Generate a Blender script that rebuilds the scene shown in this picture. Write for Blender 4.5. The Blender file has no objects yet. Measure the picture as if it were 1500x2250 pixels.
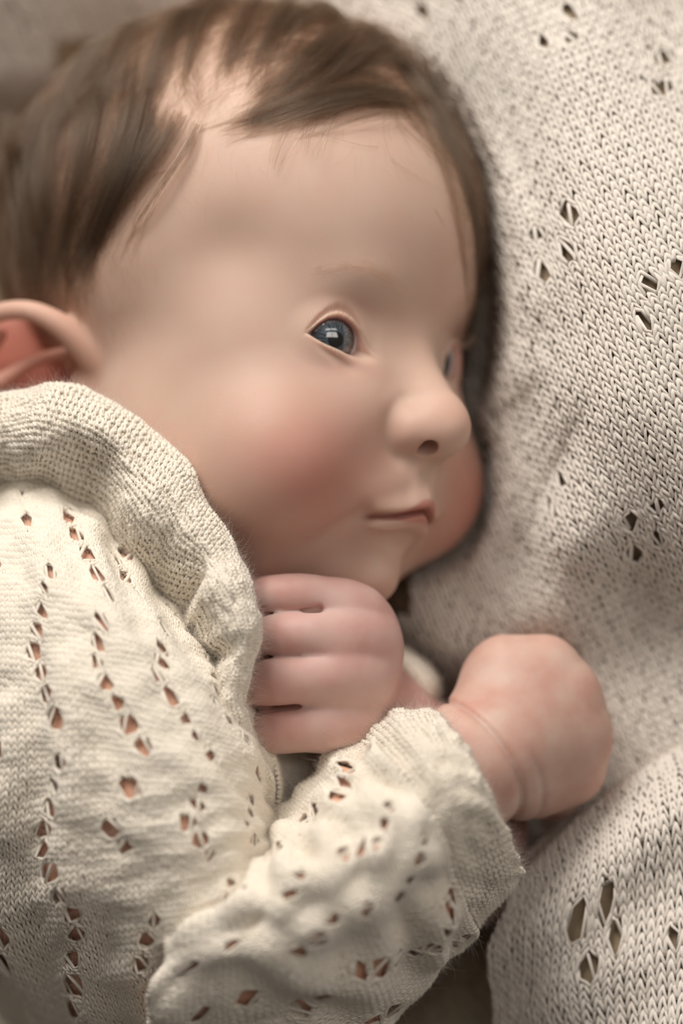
import bpy, bmesh, math, random, time
import numpy as np
from mathutils import Vector, Matrix, bvhtree
T0 = time.time()
rng = np.random.default_rng(7)
random.seed(7)
C = bpy.context.scene
COL = C.collection

# ------------------------------------------------------------------ frame, camera
S = 8.8            # photo pixels per millimetre in the plane z = 0
D = 800.0          # camera height above that plane, mm
MM = 0.001
def P(px, py, z=0.0):
    """photo pixel + height (mm) -> place in mm"""
    k = (D - z) / D / S
    return np.array([(px - 750.0) * k, (1125.0 - py) * k, z])
cam_data = bpy.data.cameras.new('camera')
cam = bpy.data.objects.new('camera', cam_data); COL.objects.link(cam)
cam.location = (0, 0, D * MM)
cam_data.sensor_fit = 'VERTICAL'; cam_data.sensor_height = 36.0; cam_data.sensor_width = 24.0
cam_data.lens = 36.0 * D / (2250.0 / S)
cam_data.clip_start = 0.05; cam_data.clip_end = 20
cam_data.dof.use_dof = True
cam_data.dof.focus_distance = (D - 30.0) * MM
cam_data.dof.aperture_fstop = FSTOP = 3.2
C.camera = cam

# ------------------------------------------------------------------ light
C.view_settings.view_transform = 'Standard'
C.view_settings.look = 'None'
C.view_settings.gamma = 1.0
C.view_settings.use_curve_mapping = False
C.view_settings.exposure = -0.05
world = bpy.data.worlds.new('world'); C.world = world; world.use_nodes = True
bg = world.node_tree.nodes['Background']
bg.inputs['Color'].default_value = (1.0, 0.89, 0.79, 1); bg.inputs['Strength'].default_value = 0.10
def area(name, loc, target, sx, sy, power, col):
    l = bpy.data.lights.new(name, 'AREA'); l.shape = 'RECTANGLE'; l.size = sx; l.size_y = sy
    l.energy = power; l.color = col
    o = bpy.data.objects.new(name, l); COL.objects.link(o); o.location = loc
    d = (Vector(target) - Vector(loc)); o.rotation_euler = d.to_track_quat('-Z', 'Y').to_euler()
    return o

KEY_DIR = Vector((0.42, 0.40, 0.82)).normalized()
def window_light():
    """a window of four panes, out of frame above the bed"""
    c = KEY_DIR * 1.15
    right = Vector((0, 1, 0)).cross(-KEY_DIR).normalized(); up = (-KEY_DIR).cross(right).normalized()
    for (x, y, w, h) in ((-0.23, -0.13, 0.43, 0.50), (0.23, -0.13, 0.43, 0.50), (-0.23, 0.27, 0.43, 0.22), (0.23, 0.27, 0.43, 0.22)):
        o = area('window_pane_light', c + right * x + up * y, (0, 0, 0), w, h, KEY_POWER * w * h, (1.0, 0.935, 0.865))
        o.rotation_euler = Matrix((right, up, KEY_DIR)).transposed().to_euler()
KEY_POWER = 9.5
window_light()
area('top_left_area_light', (-0.42, 1.05, 0.55), (0, 0, 0), 0.7, 0.6, 18.0, (1.0, 0.945, 0.88))  # unseen area light added for shading from the top left, not a window
# ------------------------------------------------------------------ implicit modelling (mm)
f32 = np.float32
def smin(a, b, k):
    h = np.maximum(k - np.abs(a - b), 0) / k
    return np.minimum(a, b) - h * h * k * 0.25
def smax(a, b, k): return -smin(-a, -b, k)
def ell(Q, c, r):
    q = (Q - np.asarray(c, f32)); r = np.asarray(r, f32)
    a = q / r; k0 = np.sqrt((a * a).sum(-1)) + 1e-6
    b = a / r; k1 = np.sqrt((b * b).sum(-1)) + 1e-6
    return k0 * (k0 - 1) / k1
def sph(Q, c, r): 
    q = Q - np.asarray(c, f32); return np.sqrt((q * q).sum(-1)) - r
def cap(Q, a, b, ra, rb):
    a = np.asarray(a, f32); b = np.asarray(b, f32); ab = b - a
    t = np.clip(((Q - a) @ ab) / (ab @ ab), 0, 1)
    d = Q - a - t[..., None] * ab
    return np.sqrt((d * d).sum(-1)) - (ra + (rb - ra) * t)
def chain(Q, pts, rs, k=1.0, n=3):
    """a limb or ridge along a smooth curve through pts, radius rs"""
    p = np.array(pts, float); r = np.array(rs, float)
    if len(p) > 2:
        pe = np.vstack([2*p[0]-p[1], p, 2*p[-1]-p[-2]]); re = np.concatenate([[r[0]], r, [r[-1]]])
        q, s = [], []
        for i in range(1, len(p)):
            for t in np.arange(n) / n:
                c = np.array([-t+2*t*t-t**3, 2-5*t*t+3*t**3, t+4*t*t-3*t**3, -t*t+t**3]) / 2
                q.append(c @ pe[i-1:i+3]); s.append(c @ re[i-1:i+3])
        p = np.array(q + [p[-1]]); r = np.array(s + [r[-1]])
    d = None
    for i in range(len(p) - 1):
        e = cap(Q, p[i], p[i + 1], r[i], r[i + 1])
        d = e if d is None else np.minimum(d, e)
    return d
def bump(Q, c, r, amp):
    """smooth local swelling (+) or dent (-), in mm"""
    q = (Q - np.asarray(c, f32)) / np.asarray(r, f32)
    return amp * np.exp(-(q * q).sum(-1))
_tab = {}
def interp(x, xs, ys):
    key = (tuple(xs), tuple(ys))
    if key not in _tab:
        L = xs[-1] - xs[0]
        t = np.linspace(xs[0] - L * 0.2, xs[-1] + L * 0.2, 561)
        y = np.interp(t, xs, ys); k = np.exp(-(np.arange(-40, 41) / 16.0)**2); k /= k.sum()
        _tab[key] = (t, np.convolve(np.pad(y, 40, mode='edge'), k, 'valid'))
    return np.interp(x, *_tab[key]).astype(f32)
def sstep(x, a, b):
    t = np.clip((x - a) / (b - a), 0, 1); return t * t * (3 - 2 * t)

# head frame: forward, toward the near side (right side of the face), up
th, ro, ph = math.radians(50), math.radians(10), math.radians(10)
def _rz(v): return np.array([v[0]*math.cos(ro)+v[1]*math.sin(ro), -v[0]*math.sin(ro)+v[1]*math.cos(ro), v[2]])
F0 = np.array([math.sin(th), 0, math.cos(th)]); U0 = np.array([0, 1., 0])
HF = _rz(F0*math.cos(ph) + U0*math.sin(ph)); HU = _rz(U0*math.cos(ph) - F0*math.sin(ph)); HN = _rz(np.array([-math.cos(th), 0, math.sin(th)]))
HO = P(852, 769, 0)
HM = np.stack([HF, HN, HU])          # rows
def to_head(W): return ((W - HO.astype(f32)) @ HM.T.astype(f32)).astype(f32)
def from_head(h): return HO + np.asarray(h) @ HM
EYE_N, EYE_F, EYE_R = 21.0, -4.5, 9.6
LIDU = ([-27, -22, -13, 0, 12, 26, 41, 54, 67, 72], [-23, -15.5, 2, 14, 20.5, 23.0, 19.5, 10.5, -3.5, -9])
LIDL = ([-27, -22, -12, 4, 26, 42, 54, 67, 72], [-18, -22.5, -26.5, -27.0, -21.5, -17.0, -11.5, -3.5, 2])

def head_sdf(H):
    f, n, u = H[:, 0], H[:, 1], H[:, 2]
    A = H.copy(); A[:, 1] = np.sqrt(n * n + 0.3); a = A[:, 1]
    d = ell(A, (-54, 0, 36), (67, 55, 58))                       # skull
    d = smin(d, ell(A, (-22, 0, 29), (36.5, 39.5, 34)), 14)      # forehead
    d = smin(d, ell(A, (-24, 0, -4), (31.5, 43, 30)), 14)        # orbit level
    d = smin(d, ell(A, (-30, 0, -22), (40, 38, 38)), 12)         # mid face
    d = smin(d, ell(A, (-46, 14, -26), (34, 30, 34)), 14)        # jaw side
    d = smin(d, ell(A, (-14, 26, -30), (21.0, 19.5, 21)), 10)    # cheek
    d = smin(d, ell(A, (-7.5, 0, -37.5), (19.5, 20, 17)), 9)         # muzzle
    d = smin(d, ell(A, (-8.8, 0, -56), (13, 10, 9)), 4.5)
    d = smin(d, ell(A, (-9, 14, -17), (18.5, 12, 14)), 9)        # beside the nose         # chin
    d = smin(d, ell(A, (-24, 0, -50), (20, 26, 14)), 10)         # under jaw
    # brow and socket
    d = d - bump(A, (12, 22, 14), (9, 14, 6), 1.4)
    d = d + bump(A, (10, 19, 3), (10, 10, 8), 1.6)
    d = d + bump(A, (6, 46, 18), (20, 14, 16), 1.2) + bump(A, (-15, 44.0, 20.5), (11, 10, 9), 1.9)
    d = d + bump(A, (14, 0, 3), (8, 7, 7), 1.6)
    # nose
    nz = chain(A, [(2, 0, 6), (7.6, 0, -5), (15.8, 0, -17.0)], [5.2, 5.5, 6.6], 4)
    nz = smin(nz, sph(A, (18.2, 0, -20.6), 7.0), 3)
    nz = smin(nz, ell(A, (12.6, 6.6, -21.6), (6.4, 4.9, 5.6)), 4)
    nz = smin(nz, cap(A, (17, 0, -23.6), (12, 0, -26.5), 3.4, 3.2), 3)
    d = smin(d, nz, 3.6 + 3.4 * sstep(u, -23, -14))
    d = smax(d, -ell(A, (16.9, 4.5, -25.2), (3.3, 2.3, 3.8)), 0.9)
    q = np.sqrt((f - 11.0)**2 + (a - 5.4)**2 + (u + 21.6)**2)      # wing crease
    d = d + 0.45 * np.exp(-((q - 8.0) / 2.0)**2) * sstep(a, 6, 9) * sstep(f, 3, 7)
    # lips
    mc = interp(a, [0, 3, 6, 9, 12.5, 15.5], [-41.1, -41.9, -42.9, -43.3, -43.5, -43.9])
    mf = interp(a, [0, 4, 8, 12, 15.5], [13.6, 12.9, 10.9, 8.2, 5.2])
    up = np.sqrt(((f - mf + 1.2) / 1.0)**2 + ((u - mc - 2.0) / 1.1)**2) - interp(a, [0, 2, 5, 10, 15], [3.0, 2.5, 1.2, 0.3, 0.0])
    lo = np.sqrt(((f - mf + 3.9) / 1.0)**2 + ((u - mc + 2.3) / 1.0)**2) - interp(a, [0, 5, 10, 15], [2.6, 1.7, 0.3, 0.0])
    cut = (a - 12.5)
    d = smin(d, smax(up, cut, 2), 4.0)
    d = smin(d, smax(lo, cut, 2), 4.0)
    g = np.sqrt(((f - mf) / 3.0)**2 + ((u - mc) / 0.9)**2)
    d = d + 1.7 * np.exp(-g * g) * sstep(-a, -15.5, -12)
    d = d + bump(A, (6.0, 14.3, -44.3), (5, 3.0, 3.0), 1.7)
    # philtrum
    d = d + 0.45 * np.exp(-(n / 1.7)**2 - ((u + 33) / 5)**2) * sstep(f, 5, 9)
    d = d - 0.3 * np.exp(-((a - 3.6) / 1.5)**2 - ((u + 34) / 5)**2) * sstep(f, 5, 9)
    # fold under the lower lip, fold beside the mouth
    d = d + bump(A, (9, 0, -48.3), (7, 9, 2.8), 2.1)
    d = d - bump(A, (12, 0, -32), (9, 9, 5), 1.3)
    d = d + bump(A, (12.5, 0, -46.5), (5, 7, 2.8), 1.0)
    fl = chain(A, [(6, 14.5, -44), (2, 18.5, -48), (-3, 22.5, -54)], [0, 0, 0], 1)
    d = d + 1.9 * np.exp(-(fl / 2.6)**2)
    d = d + bump(A, (4, 12.5, -51), (7, 5.5, 6), 2.3)
    # eyes
    E = A - np.array([EYE_F, EYE_N, 0], f32); E[:, 1] += np.where(n < 0, 3.5, 0).astype(f32)
    r = np.sqrt((E * E).sum(-1)) + 1e-4
    az = np.degrees(np.arctan2(E[:, 1], E[:, 0])); el = np.degrees(np.arcsin(np.clip(E[:, 2] / r, -1, 1)))
    lid = r - (EYE_R + 1.45)
    d = smin(d, lid, 3.0)
    k = 0.19                                                      # degrees -> mm on the lid
    yu = interp(az, *LIDU); yl = interp(az, *LIDL)
    near = sstep(-r, -17, -12.5)
    cr = (el - yu - interp(az, [-40, -20, 0, 26, 50, 70], [4, 9, 11, 10, 7, 3])) * k
    d = d + 0.8 * np.exp(-(cr / 0.75)**2) * near * sstep(az, -40, -15) * sstep(-az, -74, -55)
    cl = (el - yl + interp(az, [-40, 0, 30, 60], [10, 13, 11, 6])) * k
    d = d + 0.5 * np.exp(-(cl / 1.0)**2) * near * sstep(az, -45, -20) * sstep(-az, -66, -30)
    op = np.maximum(el - yu, yl - el) * k
    op = np.maximum(op, np.maximum(az - np.where(n > 0, 69, 26), -24 - az) * k)
    cut = np.maximum(op, np.maximum((EYE_R - 1.2) - r, r - 17))
    return smax(d, -cut, 0.8)
# ------------------------------------------------------------------ surface extraction
def mesh_sdf(fn, lo, hi, h, ratio=4):
    lo = np.array(lo, float); hi = np.array(hi, float)
    n = (np.ceil((hi - lo) / (h * ratio)).astype(int) + 1)
    ax = [lo[i] + np.arange(n[i]) * h * ratio for i in range(3)]
    G = np.stack(np.meshgrid(*ax, indexing='ij'), -1).reshape(-1, 3).astype(f32)
    V = fn(G).reshape(n)
    big = h * ratio * 2.2
    near = np.abs(V) < big
    cellnear = near[:-1, :-1, :-1] | near[1:, :-1, :-1] | near[:-1, 1:, :-1] | near[:-1, :-1, 1:] | near[1:, 1:, :-1] | near[1:, :-1, 1:] | near[:-1, 1:, 1:] | near[1:, 1:, 1:]
    nf = (n - 1) * ratio + 1
    Vf = np.repeat(np.repeat(np.repeat(V[:-1, :-1, :-1], ratio, 0), ratio, 1), ratio, 2)
    M = np.repeat(np.repeat(np.repeat(cellnear, ratio, 0), ratio, 1), ratio, 2)
    full = np.full(nf, 9.0, f32); full[:-1, :-1, :-1] = Vf
    mask = np.zeros(nf, bool); mask[:-1, :-1, :-1] = M
    for a in range(3):
        mm = np.zeros(nf, bool); sl = [slice(None)] * 3; sr = [slice(None)] * 3; sl[a] = slice(1, None); sr[a] = slice(0, -1)
        mm[tuple(sl)] = mask[tuple(sr)]; mask |= mm
    idx = np.argwhere(mask)
    out = np.empty(len(idx), f32)
    for s in range(0, len(idx), 400000):
        q = (lo + idx[s:s+400000] * h).astype(f32); out[s:s+400000] = fn(q)
    full[mask] = out
    # surface nets
    ins = full < 0
    c = [(i, j, k) for i in (0, 1) for j in (0, 1) for k in (0, 1)]
    cnt = np.zeros(tuple(nf - 1), np.int8)
    for (i, j, k) in c: cnt += ins[i:nf[0]-1+i, j:nf[1]-1+j, k:nf[2]-1+k]
    act = (cnt > 0) & (cnt < 8)
    ci = np.argwhere(act); vid = np.full(act.shape, -1, np.int64); vid[act] = np.arange(len(ci))
    acc = np.zeros((len(ci), 3)); w = np.zeros(len(ci))
    def val(o): return full[ci[:, 0] + o[0], ci[:, 1] + o[1], ci[:, 2] + o[2]]
    for a in range(3):
        for o in c:
            if o[a]: continue
            o2 = list(o); o2[a] = 1
            v0, v1 = val(o), val(o2); m = (v0 < 0) != (v1 < 0)
            t = np.where(m, v0 / np.where(m, v0 - v1, 1), 0)
            p = np.array(o, float)[None].repeat(len(ci), 0); p[:, a] = t
            acc[m] += p[m]; w[m] += 1
    verts = lo + (ci + acc / w[:, None]) * h
    quads = []
    for a in range(3):
        b, cc = (a + 1) % 3, (a + 2) % 3
        sl0 = [slice(1, -1)] * 3; sl0[a] = slice(0, -1)
        sl1 = [slice(1, -1)] * 3; sl1[a] = slice(1, None)
        s0 = ins[tuple(sl0)]; s1 = ins[tuple(sl1)]
        e = np.argwhere(s0 != s1); e0 = e.copy()
        for x in (b, cc): e0[:, x] += 1
        flip = s0[s0 != s1]
        def at(db, dc):
            q = e0.copy(); q[:, b] -= db; q[:, cc] -= dc; return vid[q[:, 0], q[:, 1], q[:, 2]]
        q = np.stack([at(1, 1), at(0, 1), at(0, 0), at(1, 0)], 1)
        q[~flip] = q[~flip][:, ::-1]
        quads.append(q)
    return verts, np.concatenate(quads)
def grad(fn, X, e=0.15):
    g = np.empty_like(X)
    for a in range(3):
        o = np.zeros(3, f32); o[a] = e
        g[:, a] = (fn(X + o) - fn(X - o)) / (2 * e)
    return g
def project(fn, X, steps=2):
    X = X.astype(f32)
    for _ in range(steps):
        v = fn(X); g = grad(fn, X); l2 = np.maximum((g * g).sum(-1), 0.2)
        st = (v / l2)[:, None] * g; m = np.linalg.norm(st, axis=1, keepdims=True)
        X = X - st * np.minimum(1, 0.8 / np.maximum(m, 1e-6))
    return X
def make_mesh(name, verts, faces, smooth=True):
    """verts in mm, faces (n,3|4) array"""
    me = bpy.data.meshes.new(name)
    V = (np.asarray(verts) * MM).astype(f32); Fa = np.asarray(faces, np.int32)
    me.vertices.add(len(V)); me.vertices.foreach_set('co', V.ravel())
    k = Fa.shape[1]
    me.loops.add(Fa.size); me.loops.foreach_set('vertex_index', Fa.ravel())
    me.polygons.add(len(Fa)); me.polygons.foreach_set('loop_start', np.arange(0, Fa.size, k, dtype=np.int32))
    me.update(calc_edges=True)
    if smooth: me.polygons.foreach_set('use_smooth', np.ones(len(Fa), bool))
    me.update()
    return me
def link(name, me, mat=None, parent=None):
    o = bpy.data.objects.new(name, me); COL.objects.link(o)
    if mat: me.materials.append(mat)
    if parent: o.parent = parent
    return o
# ------------------------------------------------------------------ whole baby: head, ear, neck, trunk, arms, hands
def PP(l): return [P(*q[:3]) for q in l], [q[3] for q in l]
def wchain(W, l, k=1.5):
    p, r = PP(l); return chain(W, p, r, k)
HELIX = [(228,828,-11,3.6),(200,788,-8,3.8),(166,746,-5.4,3.5),(122,708,-3.8,3.0),(60,682,-4.5,2.5),(-10,690,-8,2.4),(-70,735,-12,2.5),(-100,810,-16,2.6),(-96,900,-20,2.8),(-60,990,-24,3.4)]
RIDGE = [(-60,870,-15,2.8),(0,838,-14,2.3),(60,800,-14,1.8),(112,782,-13.5,1.6),(165,775,-12,1.5)]
RIDGE2 = [(-50,840,-15,2.4),(-30,780,-15,2.2),(0,735,-14,1.8)]
def ear_sdf(W):
    d = wchain(W, HELIX, 2.0)
    d = smin(d, ell(W, P(30, 840, -27), (17, 19, 5.5)), 2.5)
    d = smin(d, wchain(W, RIDGE, 2), 2.0)
    d = smin(d, wchain(W, RIDGE2, 2), 2.5)
    d = smin(d, ell(W, P(205, 870, -14), (6.5, 9, 7)), 3)
    return d
FINGERS_A = [
 [(790,1338,13,5.3),(690,1311,16,5.5),(610,1310,15.5,5.4),(565,1320,7,5.0),(600,1345,-2,4.0)],
 [(800,1400,17,5.6),(690,1394,20,5.7),(605,1395,18,5.5),(556,1405,9,4.8),(600,1420,-1,4)],
 [(780,1482,18,6.0),(680,1488,20.5,6.2),(590,1498,18.5,6.0),(540,1508,9,5.2),(590,1505,-1,4)],
 [(760,1580,15,5.8),(680,1594,17.5,6.0),(606,1602,16,5.8),(578,1604,9,5.2)]]
PALM_A = [[(756,1385,8,7.2),(850,1560,2,8.5)],[(752,1478,10,8.6),(845,1590,2,9.5)],[(750,1570,8,8.6),(838,1640,0,9.5)]]
ARM_A = [(860,1600,1,11.5),(960,1680,-14,13.5),(1010,1900,-34,16),(560,2060,-55,22)]
def hand_a(W):
    W = W - np.array([0, 0, 4], f32)
    d = None
    for fg in FINGERS_A:
        e = wchain(W, fg, 2.0)
        d = e if d is None else smin(d, e, 0.9)
    pl = None
    for q in PALM_A:
        e = wchain(W, q); pl = e if pl is None else smin(pl, e, 5)
    pl = smin(pl, wchain(W, [(820,1420,-4,5),(720,1380,-8,4.6),(650,1370,-9,4.2)]), 3)
    for i in range(4):                                            # back of the hand swells over each knuckle
        x, y, z, r = FINGERS_A[i][0]
        pl = smin(pl, cap(W, P(x - 30, y, z + 0.5), P(x + 18, y + 36 - 8 * i, z - 3), r + 0.8, r + 1.6), 6)
    d = smin(d, chain(W, [P(612, 1322, 8.0), P(600, 1580, 8.5)], [4.5, 4.5]), 1.0)
    d = smin(d, chain(W, [P(640, 1326, 11), P(640, 1360, 11)], [4.2, 4.2]), 1.0)
    d = smin(d, chain(W, [P(700, 1350, 11.5), P(700, 1570, 11)], [6.5, 6.5]), 1.0)
    d = smin(d, pl, 5)
    for i in range(3):                                            # webs and knuckle dimples
        x = (FINGERS_A[i][0][0] + FINGERS_A[i+1][0][0]) / 2; y = (FINGERS_A[i][0][1] + FINGERS_A[i+1][0][1]) / 2
        lx = [700, 660, 650][i]; ly = [1338, 1436, 1546][i]
        cr = cap(W, P(lx - 110, ly + 14, 17), P(lx, ly, 20), 0, 0)
        d = d + 1.6 * np.exp(-(cr / 1.3)**2)
    cr = wchain(W, [(636,1655,12,0),(670,1662,14,0),(700,1690,12,0)])
    d = d + 0.9 * np.exp(-(cr / 1.2)**2)
    return smin(d, wchain(W, ARM_A, 3), 5)
KN_B = [(1200,1462,8,6.2),(1252,1530,9,6.4),(1276,1618,9,6.2),(1262,1700,7,5.8)]
ARM_B = [(60,1330,-10,18),(170,1750,6,18),(380,2040,14,16),(730,1905,24,15.5),(1000,1705,18,16),(1080,1655,15,16.0)]
def hand_b(W):
    d = ell(W, P(1150, 1608, 8), (18.5, 20.0, 15))
    for i, (x, y, z, r) in enumerate(KN_B):
        d = smin(d, cap(W, P(x - 90, y + 10, z - 1), P(x - 6, y, z - 1), r + 2, r), 9)
    fg = None
    for (x, y, z, r) in KN_B:
        e = wchain(W, [(x, y, z, r), (x + 6, y + 8, z - 9, 5.0), (x - 70, y + 10, z - 15, 4.6)])
        fg = e if fg is None else smin(fg, e, 0.9)
    d = smin(d, fg, 4)
    d = smin(d, wchain(W, [(1090,1500,4,7),(1150,1470,-4,5.5),(1200,1500,-12,4.5)]), 5)
    d = smin(d, wchain(W, [(1235,1740,0,5.2),(1222,1762,-5,4.6),(1160,1760,-10,4.2)]), 2.2)
    arm = wchain(W, ARM_B, 6)
    d = smin(d, arm, 6)
    ax = P(1080,1655,9) - P(720,1880,20); ax /= np.linalg.norm(ax)
    t = (W - P(1080, 1645, 15).astype(f32)) @ ax.astype(f32)
    s = W[:, 1] - P(0, 1645)[1]
    t = t + 0.012 * s * s
    d = d + 1.0 * np.exp(-((t + 1.0) / 1.1)**2) + 0.45 * np.exp(-((t - 4.5) / 1.0)**2) * sstep(-s, -4, 6)
    cr = wchain(W, [(1165,1810,3,0),(1205,1775,8,0),(1235,1738,11,0)])
    d = d + 0.9 * np.exp(-(cr / 1.3)**2)
    return d
def trunk(W):
    d = ell(W, P(400, 1880, -50), (42, 60, 36))
    d = smin(d, cap(W, P(330, 1050, -42), P(300, 1500, -48), 24, 30), 15)
    d = smin(d, cap(W, P(80, 1420, -30), P(560, 1500, -62), 22, 22), 15)
    d = smin(d, cap(W, P(300, 1450, -14), P(400, 1750, -2), 24, 26), 12)
    return d
def box_gate(W, lo, hi, fn, near=6.0):
    """evaluate fn only inside a box (mm); elsewhere return a safe distance to it"""
    lo = np.asarray(lo, f32); hi = np.asarray(hi, f32)
    q = np.maximum(np.maximum(lo - W, W - hi), 0)
    d = np.sqrt((q * q).sum(-1)) + near
    m = (q.max(-1) <= 0)
    if m.any(): d[m] = fn(W[m])
    return d
def boxof(pts, pad):
    a = np.array([P(*q[:3]) for q in pts]); return a.min(0) - pad, a.max(0) + pad
BOX_EAR = boxof(HELIX + [(250, 960, -10)], 12)
BOX_A = boxof(sum(FINGERS_A, []) + ARM_A, 26)
BOX_B = boxof(KN_B + ARM_B, 28)
def baby_sdf(W):
    H = to_head(W)
    d = head_sdf(H)
    e = box_gate(W, *BOX_EAR, ear_sdf)
    d = smin(d, e, 3.0)
    e = trunk(W)
    d = smin(d, e, 8.0)
    a = box_gate(W, *BOX_A, hand_a); b = box_gate(W, *BOX_B, hand_b)
    d = smin(d, a, 0.8)
    return smin(d, b, 1.2)
# ------------------------------------------------------------------ materials
def nodes_of(name):
    m = bpy.data.materials.new(name); m.use_nodes = True
    nt = m.node_tree; return m, nt, nt.nodes['Principled BSDF']
def set_in(b, **kw):
    for k, v in kw.items():
        b.inputs[k.replace('_', ' ')].default_value = v
def add(nt, t, **kw):
    n = nt.nodes.new(t)
    for k, v in kw.items(): setattr(n, k, v)
    return n
def skin_material():
    m, nt, b = nodes_of('baby_skin')
    at = add(nt, 'ShaderNodeAttribute', attribute_name='tint')
    tc = add(nt, 'ShaderNodeTexCoord')
    n1 = add(nt, 'ShaderNodeTexNoise'); n1.inputs['Scale'].default_value = 95; n1.inputs['Detail'].default_value = 3
    nt.links.new(tc.outputs['Object'], n1.inputs['Vector'])
    mp = add(nt, 'ShaderNodeMapRange'); mp.inputs['From Min'].default_value = 0.35; mp.inputs['From Max'].default_value = 0.65
    mp.inputs['To Min'].default_value = 0.0; mp.inputs['To Max'].default_value = 1.0
    nt.links.new(n1.outputs['Fac'], mp.inputs['Value'])
    at2 = add(nt, 'ShaderNodeAttribute', attribute_name='mottle')
    mu = add(nt, 'ShaderNodeMath', operation='MULTIPLY'); nt.links.new(mp.outputs[0], mu.inputs[0]); nt.links.new(at2.outputs['Fac'], mu.inputs[1])
    mx = add(nt, 'ShaderNodeMixRGB', blend_type='MULTIPLY'); mx.inputs['Color2'].default_value = (0.90, 0.72, 0.70, 1)
    nt.links.new(mu.outputs[0], mx.inputs['Fac']); nt.links.new(at.outputs['Color'], mx.inputs['Color1'])
    nt.links.new(mx.outputs[0], b.inputs['Base Color'])
    set_in(b, Roughness=0.52, Subsurface_Weight=0.55, Subsurface_Scale=0.004)
    b.inputs['Subsurface Radius'].default_value = (1.0, 0.38, 0.22)
    b.inputs['Specular IOR Level'].default_value = 0.32
    n2 = add(nt, 'ShaderNodeTexNoise'); n2.inputs['Scale'].default_value = 1700; n2.inputs['Detail'].default_value = 2
    n3 = add(nt, 'ShaderNodeTexVoronoi'); n3.inputs['Scale'].default_value = 1300
    nt.links.new(tc.outputs['Object'], n2.inputs['Vector']); nt.links.new(tc.outputs['Object'], n3.inputs['Vector'])
    sm = add(nt, 'ShaderNodeMath', operation='ADD'); nt.links.new(n2.outputs['Fac'], sm.inputs[0]); nt.links.new(n3.outputs['Distance'], sm.inputs[1])
    bp = add(nt, 'ShaderNodeBump'); bp.inputs['Strength'].default_value = 0.10; bp.inputs['Distance'].default_value = 0.00012
    nt.links.new(sm.outputs[0], bp.inputs['Height']); nt.links.new(bp.outputs[0], b.inputs['Normal'])
    return m
def yarn_material(name, col, col2, sheen=0.25):
    m, nt, b = nodes_of(name)
    tc = add(nt, 'ShaderNodeTexCoord')
    n1 = add(nt, 'ShaderNodeTexNoise'); n1.inputs['Scale'].default_value = 900; n1.inputs['Detail'].default_value = 4; n1.inputs['Roughness'].default_value = 0.7
    nt.links.new(tc.outputs['Object'], n1.inputs['Vector'])
    cr = add(nt, 'ShaderNodeMixRGB'); cr.inputs['Color1'].default_value = (*col2, 1); cr.inputs['Color2'].default_value = (*col, 1)
    nt.links.new(n1.outputs['Fac'], cr.inputs['Fac']); nt.links.new(cr.outputs[0], b.inputs['Base Color'])
    set_in(b, Roughness=0.85, Sheen_Weight=sheen)
    b.inputs['Specular IOR Level'].default_value = 0.2
    bp = add(nt, 'ShaderNodeBump'); bp.inputs['Strength'].default_value = 0.6; bp.inputs['Distance'].default_value = 0.00025
    nt.links.new(n1.outputs['Fac'], bp.inputs['Height']); nt.links.new(bp.outputs[0], b.inputs['Normal'])
    return m
def hair_material(name, col, rough=0.35):
    m = bpy.data.materials.new(name); m.use_nodes = True; nt = m.node_tree; nt.nodes.clear()
    o = add(nt, 'ShaderNodeOutputMaterial')
    h = add(nt, 'ShaderNodeBsdfHairPrincipled'); h.parametrization = 'COLOR'
    info = add(nt, 'ShaderNodeHairInfo')
    r = add(nt, 'ShaderNodeMixRGB'); r.inputs['Color1'].default_value = (*[c * 0.55 for c in col], 1); r.inputs['Color2'].default_value = (*[min(1, c * 2.9) for c in col], 1)
    nt.links.new(info.outputs['Random'], r.inputs['Fac']); nt.links.new(r.outputs[0], h.inputs['Color'])
    h.inputs['Roughness'].default_value = rough; h.inputs['Radial Roughness'].default_value = 0.5
    nt.links.new(h.outputs[0], o.inputs['Surface'])
    return m
M_SKIN = skin_material()
M_CARD = yarn_material('cream_wool', (0.94, 0.885, 0.79), (0.88, 0.79, 0.66))
M_CARD_IN = yarn_material('cream_wool_core', (0.92, 0.83, 0.69), (0.85, 0.74, 0.59), 0)
M_BLANK = yarn_material('ivory_cotton_yarn', (0.88, 0.825, 0.76), (0.76, 0.69, 0.61))
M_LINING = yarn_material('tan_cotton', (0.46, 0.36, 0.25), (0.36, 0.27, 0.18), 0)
M_UNDER = yarn_material('peach_backing', (0.86, 0.50, 0.35), (0.80, 0.44, 0.30), 0)  # for the added sheet that stands in for skin
M_FUR_BASE = yarn_material('tan_pile_base', (0.22, 0.16, 0.10), (0.16, 0.11, 0.07), 0)
M_HAIR = hair_material('brown_baby_hair', (0.032, 0.020, 0.012))
M_BROW = hair_material('pale_brown_hair', (0.26, 0.15, 0.09))
M_DOWN = hair_material('thin_brown_hair', (0.12, 0.07, 0.04))
M_FUR = hair_material('tan_pile', (0.42, 0.31, 0.19), 0.6)
M_FUZZ = hair_material('cream_fuzz', (0.80, 0.72, 0.60), 0.7)
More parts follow.
